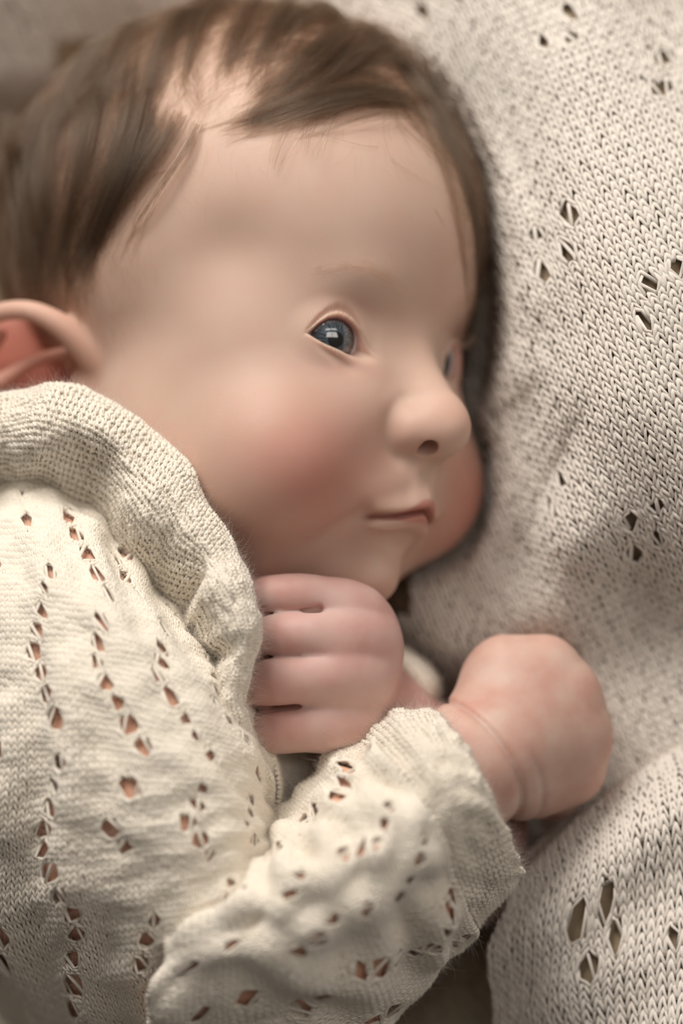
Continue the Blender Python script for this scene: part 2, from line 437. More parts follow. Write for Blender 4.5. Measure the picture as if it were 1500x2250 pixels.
def eye_material():
    m, nt, b = nodes_of('blue_grey_eye')
    tc = add(nt, 'ShaderNodeTexCoord'); sx = add(nt, 'ShaderNodeSeparateXYZ'); nt.links.new(tc.outputs['Object'], sx.inputs[0])
    ln = add(nt, 'ShaderNodeVectorMath', operation='LENGTH'); cx = add(nt, 'ShaderNodeCombineXYZ')
    nt.links.new(sx.outputs[0], cx.inputs[0]); nt.links.new(sx.outputs[1], cx.inputs[1]); nt.links.new(cx.outputs[0], ln.inputs[0])
    rr = add(nt, 'ShaderNodeMath', operation='DIVIDE'); nt.links.new(ln.outputs['Value'], rr.inputs[0]); rr.inputs[1].default_value = 0.0060
    gt = add(nt, 'ShaderNodeMath', operation='ARCTAN2'); nt.links.new(sx.outputs[1], gt.inputs[0]); nt.links.new(sx.outputs[0], gt.inputs[1])
    c2 = add(nt, 'ShaderNodeCombineXYZ')
    a6 = add(nt, 'ShaderNodeMath', operation='MULTIPLY'); a6.inputs[1].default_value = 5.0; nt.links.new(gt.outputs[0], a6.inputs[0])
    r1 = add(nt, 'ShaderNodeMath', operation='MULTIPLY'); r1.inputs[1].default_value = 1.3; nt.links.new(rr.outputs[0], r1.inputs[0])
    nt.links.new(a6.outputs[0], c2.inputs[0]); nt.links.new(r1.outputs[0], c2.inputs[1])
    nz = add(nt, 'ShaderNodeTexNoise'); nz.inputs['Scale'].default_value = 2.2; nz.inputs['Detail'].default_value = 4; nt.links.new(c2.outputs[0], nz.inputs['Vector'])
    ir = add(nt, 'ShaderNodeValToRGB'); e = ir.color_ramp.elements
    e[0].position = 0.35; e[0].color = (0.010, 0.015, 0.021, 1); e[1].position = 0.68; e[1].color = (0.12, 0.155, 0.195, 1)
    nt.links.new(nz.outputs['Fac'], ir.inputs[0])
    rp = add(nt, 'ShaderNodeValToRGB'); rp.color_ramp.elements[0].position = 0.0; rp.color_ramp.elements[0].color = (0, 0, 0, 1)
    for p, c in ((0.31, 0.0), (0.36, 1.0), (0.60, 0.85), (0.80, 0.40), (0.93, 0.10)):
        q = rp.color_ramp.elements.new(p); q.color = (c, c, c, 1)
    rp.color_ramp.elements[-1].position = 1.0; rp.color_ramp.elements[-1].color = (0.08, 0.08, 0.08, 1)
    nt.links.new(rr.outputs[0], rp.inputs[0])
    mu = add(nt, 'ShaderNodeMixRGB', blend_type='MULTIPLY'); mu.inputs['Fac'].default_value = 1
    nt.links.new(ir.outputs[0], mu.inputs['Color1']); nt.links.new(rp.outputs[0], mu.inputs['Color2'])
    ed = add(nt, 'ShaderNodeMapRange'); ed.inputs['From Min'].default_value = 0.95; ed.inputs['From Max'].default_value = 1.08
    nt.links.new(rr.outputs[0], ed.inputs['Value'])
    # back half of the globe is never iris
    mxx = add(nt, 'ShaderNodeMath', operation='LESS_THAN'); nt.links.new(sx.outputs[2], mxx.inputs[0]); mxx.inputs[1].default_value = 0.0
    ma = add(nt, 'ShaderNodeMath', operation='MAXIMUM'); nt.links.new(ed.outputs[0], ma.inputs[0]); nt.links.new(mxx.outputs[0], ma.inputs[1])
    fin = add(nt, 'ShaderNodeMixRGB'); fin.inputs['Color2'].default_value = (0.62, 0.60, 0.61, 1)
    nt.links.new(ma.outputs[0], fin.inputs['Fac']); nt.links.new(mu.outputs[0], fin.inputs['Color1'])
    nt.links.new(fin.outputs[0], b.inputs['Base Color'])
    set_in(b, Roughness=0.35, Coat_Weight=1.0, Coat_Roughness=0.015, Coat_IOR=2.2)
    b.inputs['Specular IOR Level'].default_value = 0.2
    return m
M_EYE = eye_material()

# ------------------------------------------------------------------ the baby's body
person = bpy.data.objects.new('baby', None); COL.objects.link(person)
person.location = tuple(P(400, 1880, -86) * MM)
person['label'] = 'brown haired baby in a cream knitted cardigan lying on the ivory blanket with curled hands'
person['category'] = 'person'
PINV = Matrix.Translation(person.location).inverted()
def child(o, parent=None):
    p = parent or person
    o.parent = p; o.matrix_parent_inverse = Matrix.Translation(-(p.location if p.parent is None else Vector()))
    return o
bpy.context.view_layer.update()
def pxof(c):
    k = S * D / (D - c[:, 2]); return 750 + c[:, 0] * k, 1125 - c[:, 1] * k
V, Q = mesh_sdf(baby_sdf, (-125, -190, -110), (85, 150, 50), 1.3)
print('surface', len(V), round(time.time() - T0, 1))
me = make_mesh('body', V, Q)
bm = bmesh.new(); bm.from_mesh(me)
def refine(test):
    c = np.array([f.calc_center_median()[:] for f in bm.faces]) / MM
    m = test(c, (c - HO) @ HM.T)
    bm.faces.ensure_lookup_table()
    es = {e for i in np.nonzero(m)[0] for e in bm.faces[i].edges}
    bmesh.ops.subdivide_edges(bm, edges=list(es), cuts=1, use_grid_fill=True)
def box(c, x0, x1, y0, y1, z0=-100):
    x, y = pxof(c); return (x > x0) & (x < x1) & (y > y0) & (y < y1) & (c[:, 2] > z0)
refine(lambda c, h: (h[:,0] > -8) & (abs(h[:,1]) < 38) & (h[:,2] > -68) & (h[:,2] < 18) | box(c, 500, 960, 1230, 1720, -2) | box(c, 900, 1350, 1380, 1850, 4) | box(c, -60, 270, 630, 930, -26))
refine(lambda c, h: (h[:,0] > -5) & (abs(abs(h[:,1])-EYE_N) < 13) & (abs(h[:,2]) < 9) | (h[:,0] > 5) & (abs(h[:,1]) < 17) & (h[:,2] > -50) & (h[:,2] < -14))
refine(lambda c, h: (h[:,0] > -4) & (abs(h[:,1]-EYE_N) < 12) & (abs(h[:,2]) < 8))
bm.to_mesh(me); bm.free()
X = np.empty(len(me.vertices)*3, f32); me.vertices.foreach_get('co', X); X = X.reshape(-1,3)/MM
X = project(baby_sdf, X, 2)
me.vertices.foreach_set('co', (X*MM).ravel()); me.update()
me.polygons.foreach_set('use_smooth', np.ones(len(me.polygons), bool))
BODY = X
print('body', len(X), round(time.time() - T0, 1))
# skin colours, with nostril shade and a dark lip line painted in
def skin_tint(X):
    H = to_head(X); a = np.abs(H[:, 1]); px, py = pxof(X)
    base = np.array([0.68, 0.485, 0.39]); c = np.tile(base, (len(X), 1))
    def mix(w, col):
        w = np.clip(w, 0, 1)[:, None]; c[:] = c * (1 - w) + np.array(col) * w
    def g(P0, p, r): q = (P0 - np.array(p)) / np.array(r); return np.exp(-(q * q).sum(-1))
    A = np.stack([H[:, 0], a, H[:, 2]], 1)
    mix(0.85 * g(A, (3, 31, -35), (20, 19, 17)), (0.58, 0.255, 0.20))        # cheeks
    mix(0.35 * g(A, (10, 20, -30), (14, 12, 12)), (0.62, 0.32, 0.25))
    mix(0.30 * g(A, (24, 0, -18), (7, 8, 6)), (0.66, 0.36, 0.28))           # nose tip
    mix(0.30 * g(A, (14, 0, 18), (10, 12, 12)), (0.60, 0.34, 0.28))         # brow centre
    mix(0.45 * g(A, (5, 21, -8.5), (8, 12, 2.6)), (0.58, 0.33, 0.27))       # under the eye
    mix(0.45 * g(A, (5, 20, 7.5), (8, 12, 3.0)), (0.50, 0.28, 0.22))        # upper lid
    mix(0.9 * g(A, (15.5, 5, -24), (3.5, 2.3, 3.0)), (0.32, 0.07, 0.04))    # nostril shade painted into the colour
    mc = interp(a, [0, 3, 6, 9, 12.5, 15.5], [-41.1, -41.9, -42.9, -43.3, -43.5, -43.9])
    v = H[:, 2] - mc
    hi = interp(a, [0, 2, 5, 9, 15], [3.0, 3.3, 1.7, 0.2, 0.0]); lo = interp(a, [0, 4, 7, 12], [3.0, 2.2, 0.7, 0.0])
    lip = sstep(-v, -hi - 0.5, -hi + 0.7) * sstep(v, -lo - 0.6, -lo + 0.8) * (H[:, 0] > 2) * sstep(-a, -14.5, -12)
    mix(0.75 * lip, (0.54, 0.22, 0.18))
    mix(0.9 * np.exp(-(v / 0.9)**2) * (H[:, 0] > 2) * sstep(-a, -13.5, -11) * sstep(H[:, 0], 2, 6), (0.24, 0.06, 0.04))  # dark line painted where the lips meet
    # rim of the lids
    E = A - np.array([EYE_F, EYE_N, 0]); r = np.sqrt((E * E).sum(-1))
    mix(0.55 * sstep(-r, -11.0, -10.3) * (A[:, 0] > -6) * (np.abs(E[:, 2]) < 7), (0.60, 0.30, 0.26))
    # ear, redder skin, darker red with depth
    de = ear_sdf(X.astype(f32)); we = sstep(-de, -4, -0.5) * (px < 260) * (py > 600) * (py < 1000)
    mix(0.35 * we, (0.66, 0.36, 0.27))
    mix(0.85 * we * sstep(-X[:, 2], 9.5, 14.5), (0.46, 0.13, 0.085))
    # hands and arms
    da = hand_a(X.astype(f32)); wa = sstep(-da, -2.0, -0.4)
    mix(0.8 * wa, (0.60, 0.40, 0.37))
    db = hand_b(X.astype(f32)); wb = sstep(-db, -2.0, -0.4)
    mix(0.6 * wb, (0.68, 0.485, 0.415))
    mot = np.clip(0.15 + 0.75 * wb * (px > 950) + 0.55 * wa, 0, 1)
    return c, mot
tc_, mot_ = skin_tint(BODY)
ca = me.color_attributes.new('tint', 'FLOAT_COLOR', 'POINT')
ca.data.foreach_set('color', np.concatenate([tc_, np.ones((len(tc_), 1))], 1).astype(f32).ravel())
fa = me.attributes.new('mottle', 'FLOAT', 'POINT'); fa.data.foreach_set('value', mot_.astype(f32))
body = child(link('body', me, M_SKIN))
body['label'] = 'fair rosy skin of head, ear and chubby hands'
# eyes
GAZE = Vector((0.372, -0.075, 0.925)).normalized()
for sgn in (1, -1):
    bmn = bmesh.new(); bmesh.ops.create_uvsphere(bmn, u_segments=200, v_segments=140, radius=EYE_R * MM)
    for v in bmn.verts:
        n = v.co.normalized(); b_ = max(0.0, n.z)
        rho = math.hypot(n.x, n.y)
        if b_ > 0 and rho < 0.64: v.co = n * (EYE_R + 0.75 * (1 - (rho / 0.64)**2)**1.5) * MM
    em = bpy.data.meshes.new('eye'); bmn.to_mesh(em); bmn.free()
    for p in em.polygons: p.use_smooth = True
    e = bpy.data.objects.new('eye', em); COL.objects.link(e); em.materials.append(M_EYE)
    e.location = tuple(from_head((EYE_F, EYE_N if sgn > 0 else 3.5 - EYE_N, 0)) * MM); e.rotation_euler = GAZE.to_track_quat('Z', 'Y').to_euler()
    child(e); e['label'] = 'blue-grey eye'
# ------------------------------------------------------------------ knitting
def cr_basis(t):
    return np.stack([-t+2*t*t-t**3, 2-5*t*t+3*t**3, t+4*t*t-3*t**3, -t*t+t**3], -1) / 2
class Net:
    """smooth surface through a net of photo-plane points (px, py, height)"""
    def __init__(s, rows, bump=None):
        a = np.array(rows, float); s.n = a.shape[:2]
        s.a = np.array([[P(*q) for q in r] for r in a]); s.bump = bump
        e = np.pad(s.a, ((1, 1), (1, 1), (0, 0)), mode='edge')
        e[0, :] = 2*e[1] - e[2]; e[-1] = 2*e[-2] - e[-3]; e[:, 0] = 2*e[:, 1] - e[:, 2]; e[:, -1] = 2*e[:, -2] - e[:, -3]
        s.e = e
    def raw(s, v, u):
        nv, nu = s.n
        i = np.clip(np.floor(v).astype(int), 0, nv-2); j = np.clip(np.floor(u).astype(int), 0, nu-2)
        bv = cr_basis(v - i); bu = cr_basis(u - j); out = np.zeros(v.shape + (3,))
        for p in range(4):
            for q in range(4):
                out += (bv[..., p] * bu[..., q])[..., None] * s.e[i+p, j+q]
        return out
    def frame(s, v, u, f=None):
        f = f or s.raw
        p = f(v, u); dv = f(v + 0.01, u) - f(v - 0.01, u); du = f(v, u + 0.01) - f(v, u - 0.01)
        n = np.cross(du, dv); n /= np.maximum(np.linalg.norm(n, axis=-1, keepdims=True), 1e-9)
        flip = np.sign(n[..., 2].mean()) or 1
        return p, n * flip
    def full(s, v, u):
        if not s.bump: return s.raw(v, u)
        p, n = s.frame(v, u); return p + n * s.bump(v, u, p)[..., None]
    def at(s, v, u): return s.frame(v, u, s.full)
def wav(seed, sc, n=18):
    r = np.random.default_rng(seed); k = r.normal(size=(n, 2)) ; k /= np.linalg.norm(k, axis=1, keepdims=True)
    k *= (r.uniform(0.55, 1.45, (n, 1)) * 2 * np.pi / sc); ph = r.uniform(0, 6.28, n)
    return lambda x, y: sum(np.cos(k[i, 0]*x + k[i, 1]*y + ph[i]) for i in range(n)) / math.sqrt(n / 2)
class Field:
    """surface given as a height over the photo plane"""
    def __init__(s, x0, y0, x1, y1, zf, ang=0.0):
        s.c = (x0, y0, x1, y1); s.zf = zf; s.ang = ang
    def full(s, v, u):
        x0, y0, x1, y1 = s.c
        px = x0 + u * (x1 - x0); py = y0 + v * (y1 - y0)
        z = s.zf(px, py); k = (D - z) / D / S
        return np.stack([(px - 750) * k, (1125 - py) * k, z], -1)
    def at(s, v, u):
        f = s.full; p = f(v, u); e = 0.0008
        dv = f(v + e, u) - f(v - e, u); du = f(v, u + e) - f(v, u - e)
        n = np.cross(dv, du); n /= np.linalg.norm(n, axis=-1, keepdims=True)
        n *= np.sign(n[..., 2:3]); return p, n
def warp(x, y, holes):
    """push the stitches aside around each eyelet (cx, cy, rx, ry)"""
    X, Y = x.copy(), y.copy()
    for (cx, cy, rx, ry) in holes:
        dx = (X - cx) / rx; dy = (Y - cy) / ry; r2 = dx*dx + dy*dy
        m = r2 < 16
        if not m.any(): continue
        r = np.sqrt(r2[m]) + 1e-6
        rn = np.sqrt(r*r + np.exp(-r*r/7.0)*1.0)
        X[m] = cx + dx[m] / r * rn * rx; Y[m] = cy + dy[m] / r * rn * ry
    return X, Y
def knit(name, mat, surf, NX, NY, rad, holes=(), mapxy=None, ax=0.045, h=0.80, dz=0.55, face=1, seg=9, sides=5, keep=None, jit=0.05, seed=1, x0=0, y0=0, zoff=0.0):
    """rows of looped yarn lying on a surface; NX stitches by NY rows"""
    r = np.random.default_rng(seed)
    T = np.arange(NX * seg + 1) / seg
    verts, faces, base = [], [], 0
    xs = np.tile(T, (NY, 1)); ys = np.repeat(np.arange(NY)[:, None] + 0.5, len(T), 1)
    tau = 2 * np.pi * xs
    wob = wav(seed + 5, 5.0); wob2 = wav(seed + 6, 2.2)
    jx = jit * wob2(xs, ys); jy = jit * wob2(ys + 31, xs)
    X = xs - ax * np.sin(2 * tau) + jx; Y = ys - h * np.cos(tau) + jy
    Z = -dz * np.cos(2 * tau) * face + (0.25 * np.sin(tau) if face < 0 else 0)
    X, Y = X + x0, Y + y0
    if len(holes): X, Y = warp(X, Y, holes)
    v, u = mapxy(X, Y) if mapxy else (Y / NY, X / NX)
    p, n = surf.at(v, u)
    c = p + n * (Z * rad * 1.6 + zoff)[..., None]
    ok = np.ones(c.shape[:2], bool) if keep is None else keep(v, u, c)
    t = np.gradient(c, axis=1); t /= np.maximum(np.linalg.norm(t, axis=-1, keepdims=True), 1e-9)
    b = np.cross(t, n); b /= np.maximum(np.linalg.norm(b, axis=-1, keepdims=True), 1e-9)
    n2 = np.cross(b, t)
    R = rad * (1 + 0.12 * wob(xs * 3, ys * 3))
    ring = [c + (b * math.cos(a) + n2 * math.sin(a)) * R[..., None] for a in 2 * np.pi * np.arange(sides) / sides]
    V = np.stack(ring, 2)                                        # rows, pts, sides, 3
    ny, nt = c.shape[:2]
    idx = np.arange(ny * nt * sides).reshape(ny, nt, sides)
    a0 = idx[:, :-1]; a1 = idx[:, 1:]
    q = np.stack([a0, np.roll(a0, -1, 2), np.roll(a1, -1, 2), a1], -1)
    okq = (ok[:, :-1] & ok[:, 1:])
    q = q[okq].reshape(-1, 4)
    V = V.reshape(-1, 3); used = np.zeros(len(V), bool); used[q] = True
    re = np.cumsum(used) - 1
    m = make_mesh(name, V[used], re[q])
    print(name, 'quads', len(q), round(time.time() - T0, 1))
    return m
def sheet(name, surf, v0, v1, u0, u1, nv, nu, off=0.0, holes=(), toxy=None, keep=None):
    """plain layer of cloth under the yarn, open where the eyelets are"""
    v, u = np.meshgrid(np.linspace(v0, v1, nv), np.linspace(u0, u1, nu), indexing='ij')
    p, n = surf.at(v, u); p = p + n * off
    idx = np.arange(nv * nu).reshape(nv, nu)
    q = np.stack([idx[:-1, :-1], idx[:-1, 1:], idx[1:, 1:], idx[1:, :-1]], -1).reshape(-1, 4)
    vc = ((v[:-1, :-1] + v[1:, 1:]) / 2).ravel(); uc = ((u[:-1, :-1] + u[1:, 1:]) / 2).ravel()
    m = np.ones(len(q), bool)
    if len(holes):
        x, y = toxy(vc, uc)
        for (cx, cy, rx, ry) in holes:
            m &= (((x - cx) / rx)**2 + ((y - cy) / ry)**2) > 0.95
    if keep is not None: m &= keep(vc, uc, (p[:-1, :-1] + p[1:, 1:]).reshape(-1, 3) / 2)
    return make_mesh(name, p.reshape(-1, 3), q[m])
def stuff(o): o['kind'] = 'stuff'; return o

# ---------- blanket: heights in mm at photo places
BZ = np.array([
 (-100,-100,-66),(200,-100,-66),(500,-100,-58),(800,-60,-42),(850,60,-34),(930,180,-28),(1000,330,-27),(1050,470,-25),(1085,600,-24),(1082,740,-30),(1060,850,-32),(1052,950,-26),(1060,1060,-20),(1030,1180,-18),(950,1290,-20),(880,1370,-22),
 (1000,60,-18),(1080,200,-12),(1130,350,-5),(1160,500,3),(1170,650,8),(1160,800,3),(1140,950,-4),(1150,1090,-6),(1120,1220,-12),(1040,1340,-15),(960,1440,-15),
 (1250,0,-4),(1250,150,8),(1280,350,16),(1290,550,21),(1290,750,22),(1270,900,20),(1260,1060,13),(1260,1200,16),(1200,1340,2),(1130,1440,-18),(1180,1600,-23),(1150,1830,-22),(1000,1700,-46),(1020,1900,-66),(940,1600,-46),
 (1450,0,-18),(1440,200,4),(1430,400,20),(1430,600,27),(1420,800,29),(1400,1000,26),(1400,1150,18),(1380,1300,-5),(1320,1450,-10),(1340,1600,-9),(1330,1720,-9),
 (1600,0,-28),(1600,300,8),(1600,600,26),(1600,900,32),(1600,1200,26),(1560,1400,-1),(1500,1550,-3),(1600,1750,2),(1400,1900,-6),(1200,2050,-22),(1100,2250,-30),(1600,2300,-10),
 (800,1700,-78),(700,1400,-78),(600,800,-98),(900,700,-66),(300,500,-106),(300,200,-100),(600,500,-100),(300,900,-106),(300,1500,-102),(350,1900,-104),(400,2300,-92),(-150,900,-95),(850,1500,-64)], float)
def rbf(pts, lam=12.0):
    p = pts[:, :2] / 100.0; z = pts[:, 2]
    r = np.linalg.norm(p[:, None] - p[None], axis=-1)
    K = r + np.eye(len(p)) * -0.03 * lam / 4
    A = np.block([[K, np.ones((len(p), 1)), p], [np.ones((1, len(p))), np.zeros((1, 3))], [p.T, np.zeros((2, 3))]])
    w = np.linalg.solve(A, np.concatenate([z, np.zeros(3)]))
    # tabulate, smooth, look up
    gx = np.arange(-300, 1900, 16.0); gy = np.arange(-300, 2600, 16.0)
    X, Y = np.meshgrid(gx, gy, indexing='xy'); q = np.stack([X.ravel(), Y.ravel()], 1) / 100.0
    rr = np.linalg.norm(q[:, None] - p[None], axis=-1)
    Z = (rr @ w[:len(p)] + w[len(p)] + q @ w[len(p)+1:]).reshape(X.shape)
    k = np.exp(-(np.arange(-5, 6) / 2.4)**2); k /= k.sum()
    Z = np.apply_along_axis(lambda a: np.convolve(np.pad(a, 5, mode='edge'), k, 'valid'), 0, Z)
    Z = np.apply_along_axis(lambda a: np.convolve(np.pad(a, 5, mode='edge'), k, 'valid'), 1, Z)
    def f(x, y):
        fx = np.clip((x + 300) / 16.0, 0, len(gx) - 1.01); fy = np.clip((y + 300) / 16.0, 0, len(gy) - 1.01)
        i = np.floor(fx).astype(int); j = np.floor(fy).astype(int); a = fx - i; b = fy - j
        a = a; b = b
        return (Z[j, i]*(1-a)*(1-b) + Z[j, i+1]*a*(1-b) + Z[j+1, i]*(1-a)*b + Z[j+1, i+1]*a*b)
    return f
BH0 = rbf(BZ)
_w1 = wav(3, 330.0)
_sx = ([100, 200, 300, 400, 500, 600, 700, 800, 870, 950, 1050, 1130, 1210, 1285, 1400], [925, 960, 1000, 1035, 1060, 1074, 1078, 1066, 1048, 1050, 1045, 1020, 970, 880, 800])
def BHa(x, y): return BH0(x, y) + (9.0 * np.exp(-((x - np.interp(y, *_sx) - 72) / 38)**2) - 13.0 * np.exp(-((x - np.interp(y, *_sx) - 2) / 20)**2)) * sstep(y, 250, 480) * sstep(-y, -930, -820) - 46.0 * sstep(np.interp(y, *_sx) - 28 - x, 0, 75) * sstep(y, 150, 420) * sstep(-y, -1480, -1380) + 0.55 * _w1(x, y) - 3.4 * np.exp(-(((x - 1235) * 0.90 + (y - 1010) * 0.42) / 26)**2) * np.exp(-((y - 1050) / 190)**2)
def under_body():
    """underside of the baby, tabulated over the photo plane, so the blanket gives way beneath it"""
    bv = bvhtree.BVHTree.FromObject(body, bpy.context.evaluated_depsgraph_get())
    gx = np.arange(-320, 2200, 14.0); gy = np.arange(-700, 3000, 14.0); T = np.full((len(gy), len(gx)), 60.0)
    eye_ = Vector((0, 0, D * MM))
    for j, y in enumerate(gy):
        for i, x in enumerate(gx):
            o_ = Vector(P(x, y, -170.0) * MM); h_ = bv.ray_cast(o_, (eye_ - o_).normalized())[0]
            if h_ is not None: T[j, i] = h_.z / MM - 1.6
    for a in (0, 1):
        for _ in range(2): T = np.minimum(T, np.minimum(np.roll(T, 1, a), np.roll(T, -1, a)))
    X_, Y_ = np.meshgrid(gx, gy); T = np.minimum(T, BHa(X_, Y_)); k = np.array([1, 3, 4, 3, 1]) / 12.0
    for a in (0, 1): T = sum(k[q + 2] * np.roll(T, q, a) for q in range(-2, 3))
    return gx, gy, T
bpy.context.view_layer.update()
_ux, _uy, _UT = under_body()
def BH(x, y):
    z = BHa(x, y)
    fx = np.clip((x - _ux[0]) / 14.0, 0, len(_ux) - 1.01); fy = np.clip((y - _uy[0]) / 14.0, 0, len(_uy) - 1.01)
    i = np.floor(fx).astype(int); j = np.floor(fy).astype(int); a = fx - i; b = fy - j
    t = _UT[j, i]*(1-a)*(1-b) + _UT[j, i+1]*a*(1-b) + _UT[j+1, i]*(1-a)*b + _UT[j+1, i+1]*a*b
    return np.maximum(np.minimum(z, t), -112.0)
blanket = bpy.data.objects.new('blanket', None); COL.objects.link(blanket); blanket.location = (0, 0, -0.09)
blanket['label'] = 'ivory openwork knitted blanket rising beside the baby\'s face'; blanket['category'] = 'blanket'
bpy.context.view_layer.update()
BF = Field(0, 0, 1000, 1000, BH)
BANG = math.radians(-24); BP = 21.5; BR = 19.0                     # stitch direction, pitch, row pitch (photo px)
def b_map(ox, oy, ang, wp=BP, hp=BR):
    ca_, sa_ = math.cos(ang), math.sin(ang)
    def f(X, Y):
        dx = X * wp; dy = Y * hp
        bend = 0.00016 * (dx - 300)**2 * 0.6
        px = ox + dx * ca_ - (dy + bend) * sa_; py = oy + dx * sa_ + (dy + bend) * ca_
        return py / 1000.0, px / 1000.0
    def inv(px, py):
        px, py = px - ox, py - oy
        dx = px * ca_ + py * sa_; dy = -px * sa_ + py * ca_
        return dx / wp, (dy - 0.00016 * (dx - 300)**2 * 0.6) / hp
    return f, inv
bm_f, bm_i = b_map(560, 120, BANG)
B_HOLES_PX = [(930,28,17,20),(1010,-5,14,14),(1250,28,17,20),(1195,98,16,13),(1255,82,18,12),(1455,125,24,15),(1455,195,26,15),
 (1252,472,22,22),(1180,512,22,13),(1245,550,17,26),(1190,595,17,26),(1428,622,22,20),(1490,590,20,18),(1415,705,14,24),
 (1096,928,9,20),(1072,990,9,17),(1232,1050,11,18),(1215,1118,9,17),(1385,1145,22,18),(1445,1110,20,12),(1395,1213,22,20),(1448,1185,18,16),(1350,1187,10,9),
 (1262,1480,13,24),(965,1472,14,12),(1030,1405,10,8)]
B_HOLES = []
for (x, y, rx, ry) in B_HOLES_PX:
    a, b = bm_i(x, y); B_HOLES.append((a, b, rx / BP * 1.0, ry / BR * 1.0))
def b_keep(v, u, c):
    x, y = u * 1000, v * 1000
    return (x > 640) & (x < 1600) & (y > -220) & (y < 2060) & ~((x < 900) & (y > 150) & (y < 1350)) & ~((x < 830) & (y > 100)) | (x > -220) & (x < 720) & (y > -220) & (y < 90) | (x > -220) & (x < 120) & (y > -220) & (y < 420)
cx_, cy_ = bm_i(np.array([-220, -220, 1600, 1600, 820, 900.]), np.array([-220, 420, -220, 2060, 2060, 1350.]))
x0_, y0_ = math.floor(cx_.min()), math.floor(cy_.min()) - 2
me = knit('stitches', M_BLANK, BF, math.ceil(cx_.max()) - x0_, math.ceil(cy_.max()) - y0_ + 4, 0.50, B_HOLES, bm_f, keep=b_keep, seed=11, ax=0.035, h=0.86, dz=0.5, jit=0.055, x0=x0_, y0=y0_)
child(stuff(link('stitches', me, M_BLANK)), blanket)
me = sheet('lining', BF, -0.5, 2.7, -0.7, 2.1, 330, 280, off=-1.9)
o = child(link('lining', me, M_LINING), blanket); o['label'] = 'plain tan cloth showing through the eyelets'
def curves_obj(name, pts, rad, mat):
    """pts (n, k, 3) mm; rad (n, k) mm"""
    n, k = pts.shape[:2]
    hc = bpy.data.hair_curves.new(name); hc.add_curves([k] * n)
    hc.attributes['position'].data.foreach_set('vector', (pts * MM).astype(f32).ravel())
    ra = hc.attributes.get('radius') or hc.attributes.new('radius', 'FLOAT', 'POINT')
    ra.data.foreach_set('value', (rad * MM).astype(f32).ravel())
    o = bpy.data.objects.new(name, hc); COL.objects.link(o); hc.materials.append(mat); return o
# the part of the blanket that is folded over, nearer the camera
FOLD = Net([
 [(1150,1890,-14),(1260,1795,-10),(1400,1700,-6),(1560,1610,-4)],
 [(1140,1925,-4),(1262,1822,2),(1405,1728,6),(1570,1640,8)],
 [(1110,1990,2),(1270,1900,12),(1420,1830,17),(1590,1760,18)],
 [(1075,2090,0),(1250,2050,13),(1430,2000,17),(1600,1930,20)],
 [(1082,2210,-4),(1240,2190,10),(1430,2160,20),(1600,2110,26)],
 [(1110,2330,-6),(1260,2330,10),(1440,2310,22),(1600,2280,30)],
 [(1120,2460,-8),(1270,2460,8),(1450,2440,20),(1600,2420,28)]],
 bump=lambda v, u, p: 0.9 * np.cos(v * 4.2 + u * 2.0) * 0.8)
NXF, NYF = 24, 38
F_HOLES_PX = [(1268,2030,1.15,1.9),(1330,1985,.8,1.9),(1350,2060,.8,1.6),(1292,2128,1.1,1.2),(1480,2060,.7,.8),(1290,1700,.1,.1)]
def near_vu(net, px, py):
    v, u = np.meshgrid(np.linspace(0, net.n[0]-1, 240), np.linspace(0, net.n[1]-1, 160), indexing='ij')
    p = net.raw(v, u); x, y = pxof(p.reshape(-1, 3)); i = np.argmin((x - px)**2 + (y - py)**2)
    return v.ravel()[i], u.ravel()[i]
F_HOLES = []
for (x, y, rx, ry) in F_HOLES_PX:
    v, u = near_vu(FOLD, x, y); F_HOLES.append((u / 3 * NXF, v / 6 * NYF, rx, ry))
me = knit('folded_edge', M_BLANK, FOLD, NXF, NYF, 0.50, F_HOLES, lambda X, Y: (Y / NYF * 6, X / NXF * 3), seed=21, ax=0.03, h=0.86, dz=0.5, jit=0.07)
o = child(stuff(link('folded_edge', me, M_BLANK)), blanket); o['label'] = 'folded over ivory knit at the lower right'
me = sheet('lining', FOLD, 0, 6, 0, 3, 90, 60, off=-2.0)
child(link('lining', me, M_LINING), blanket)

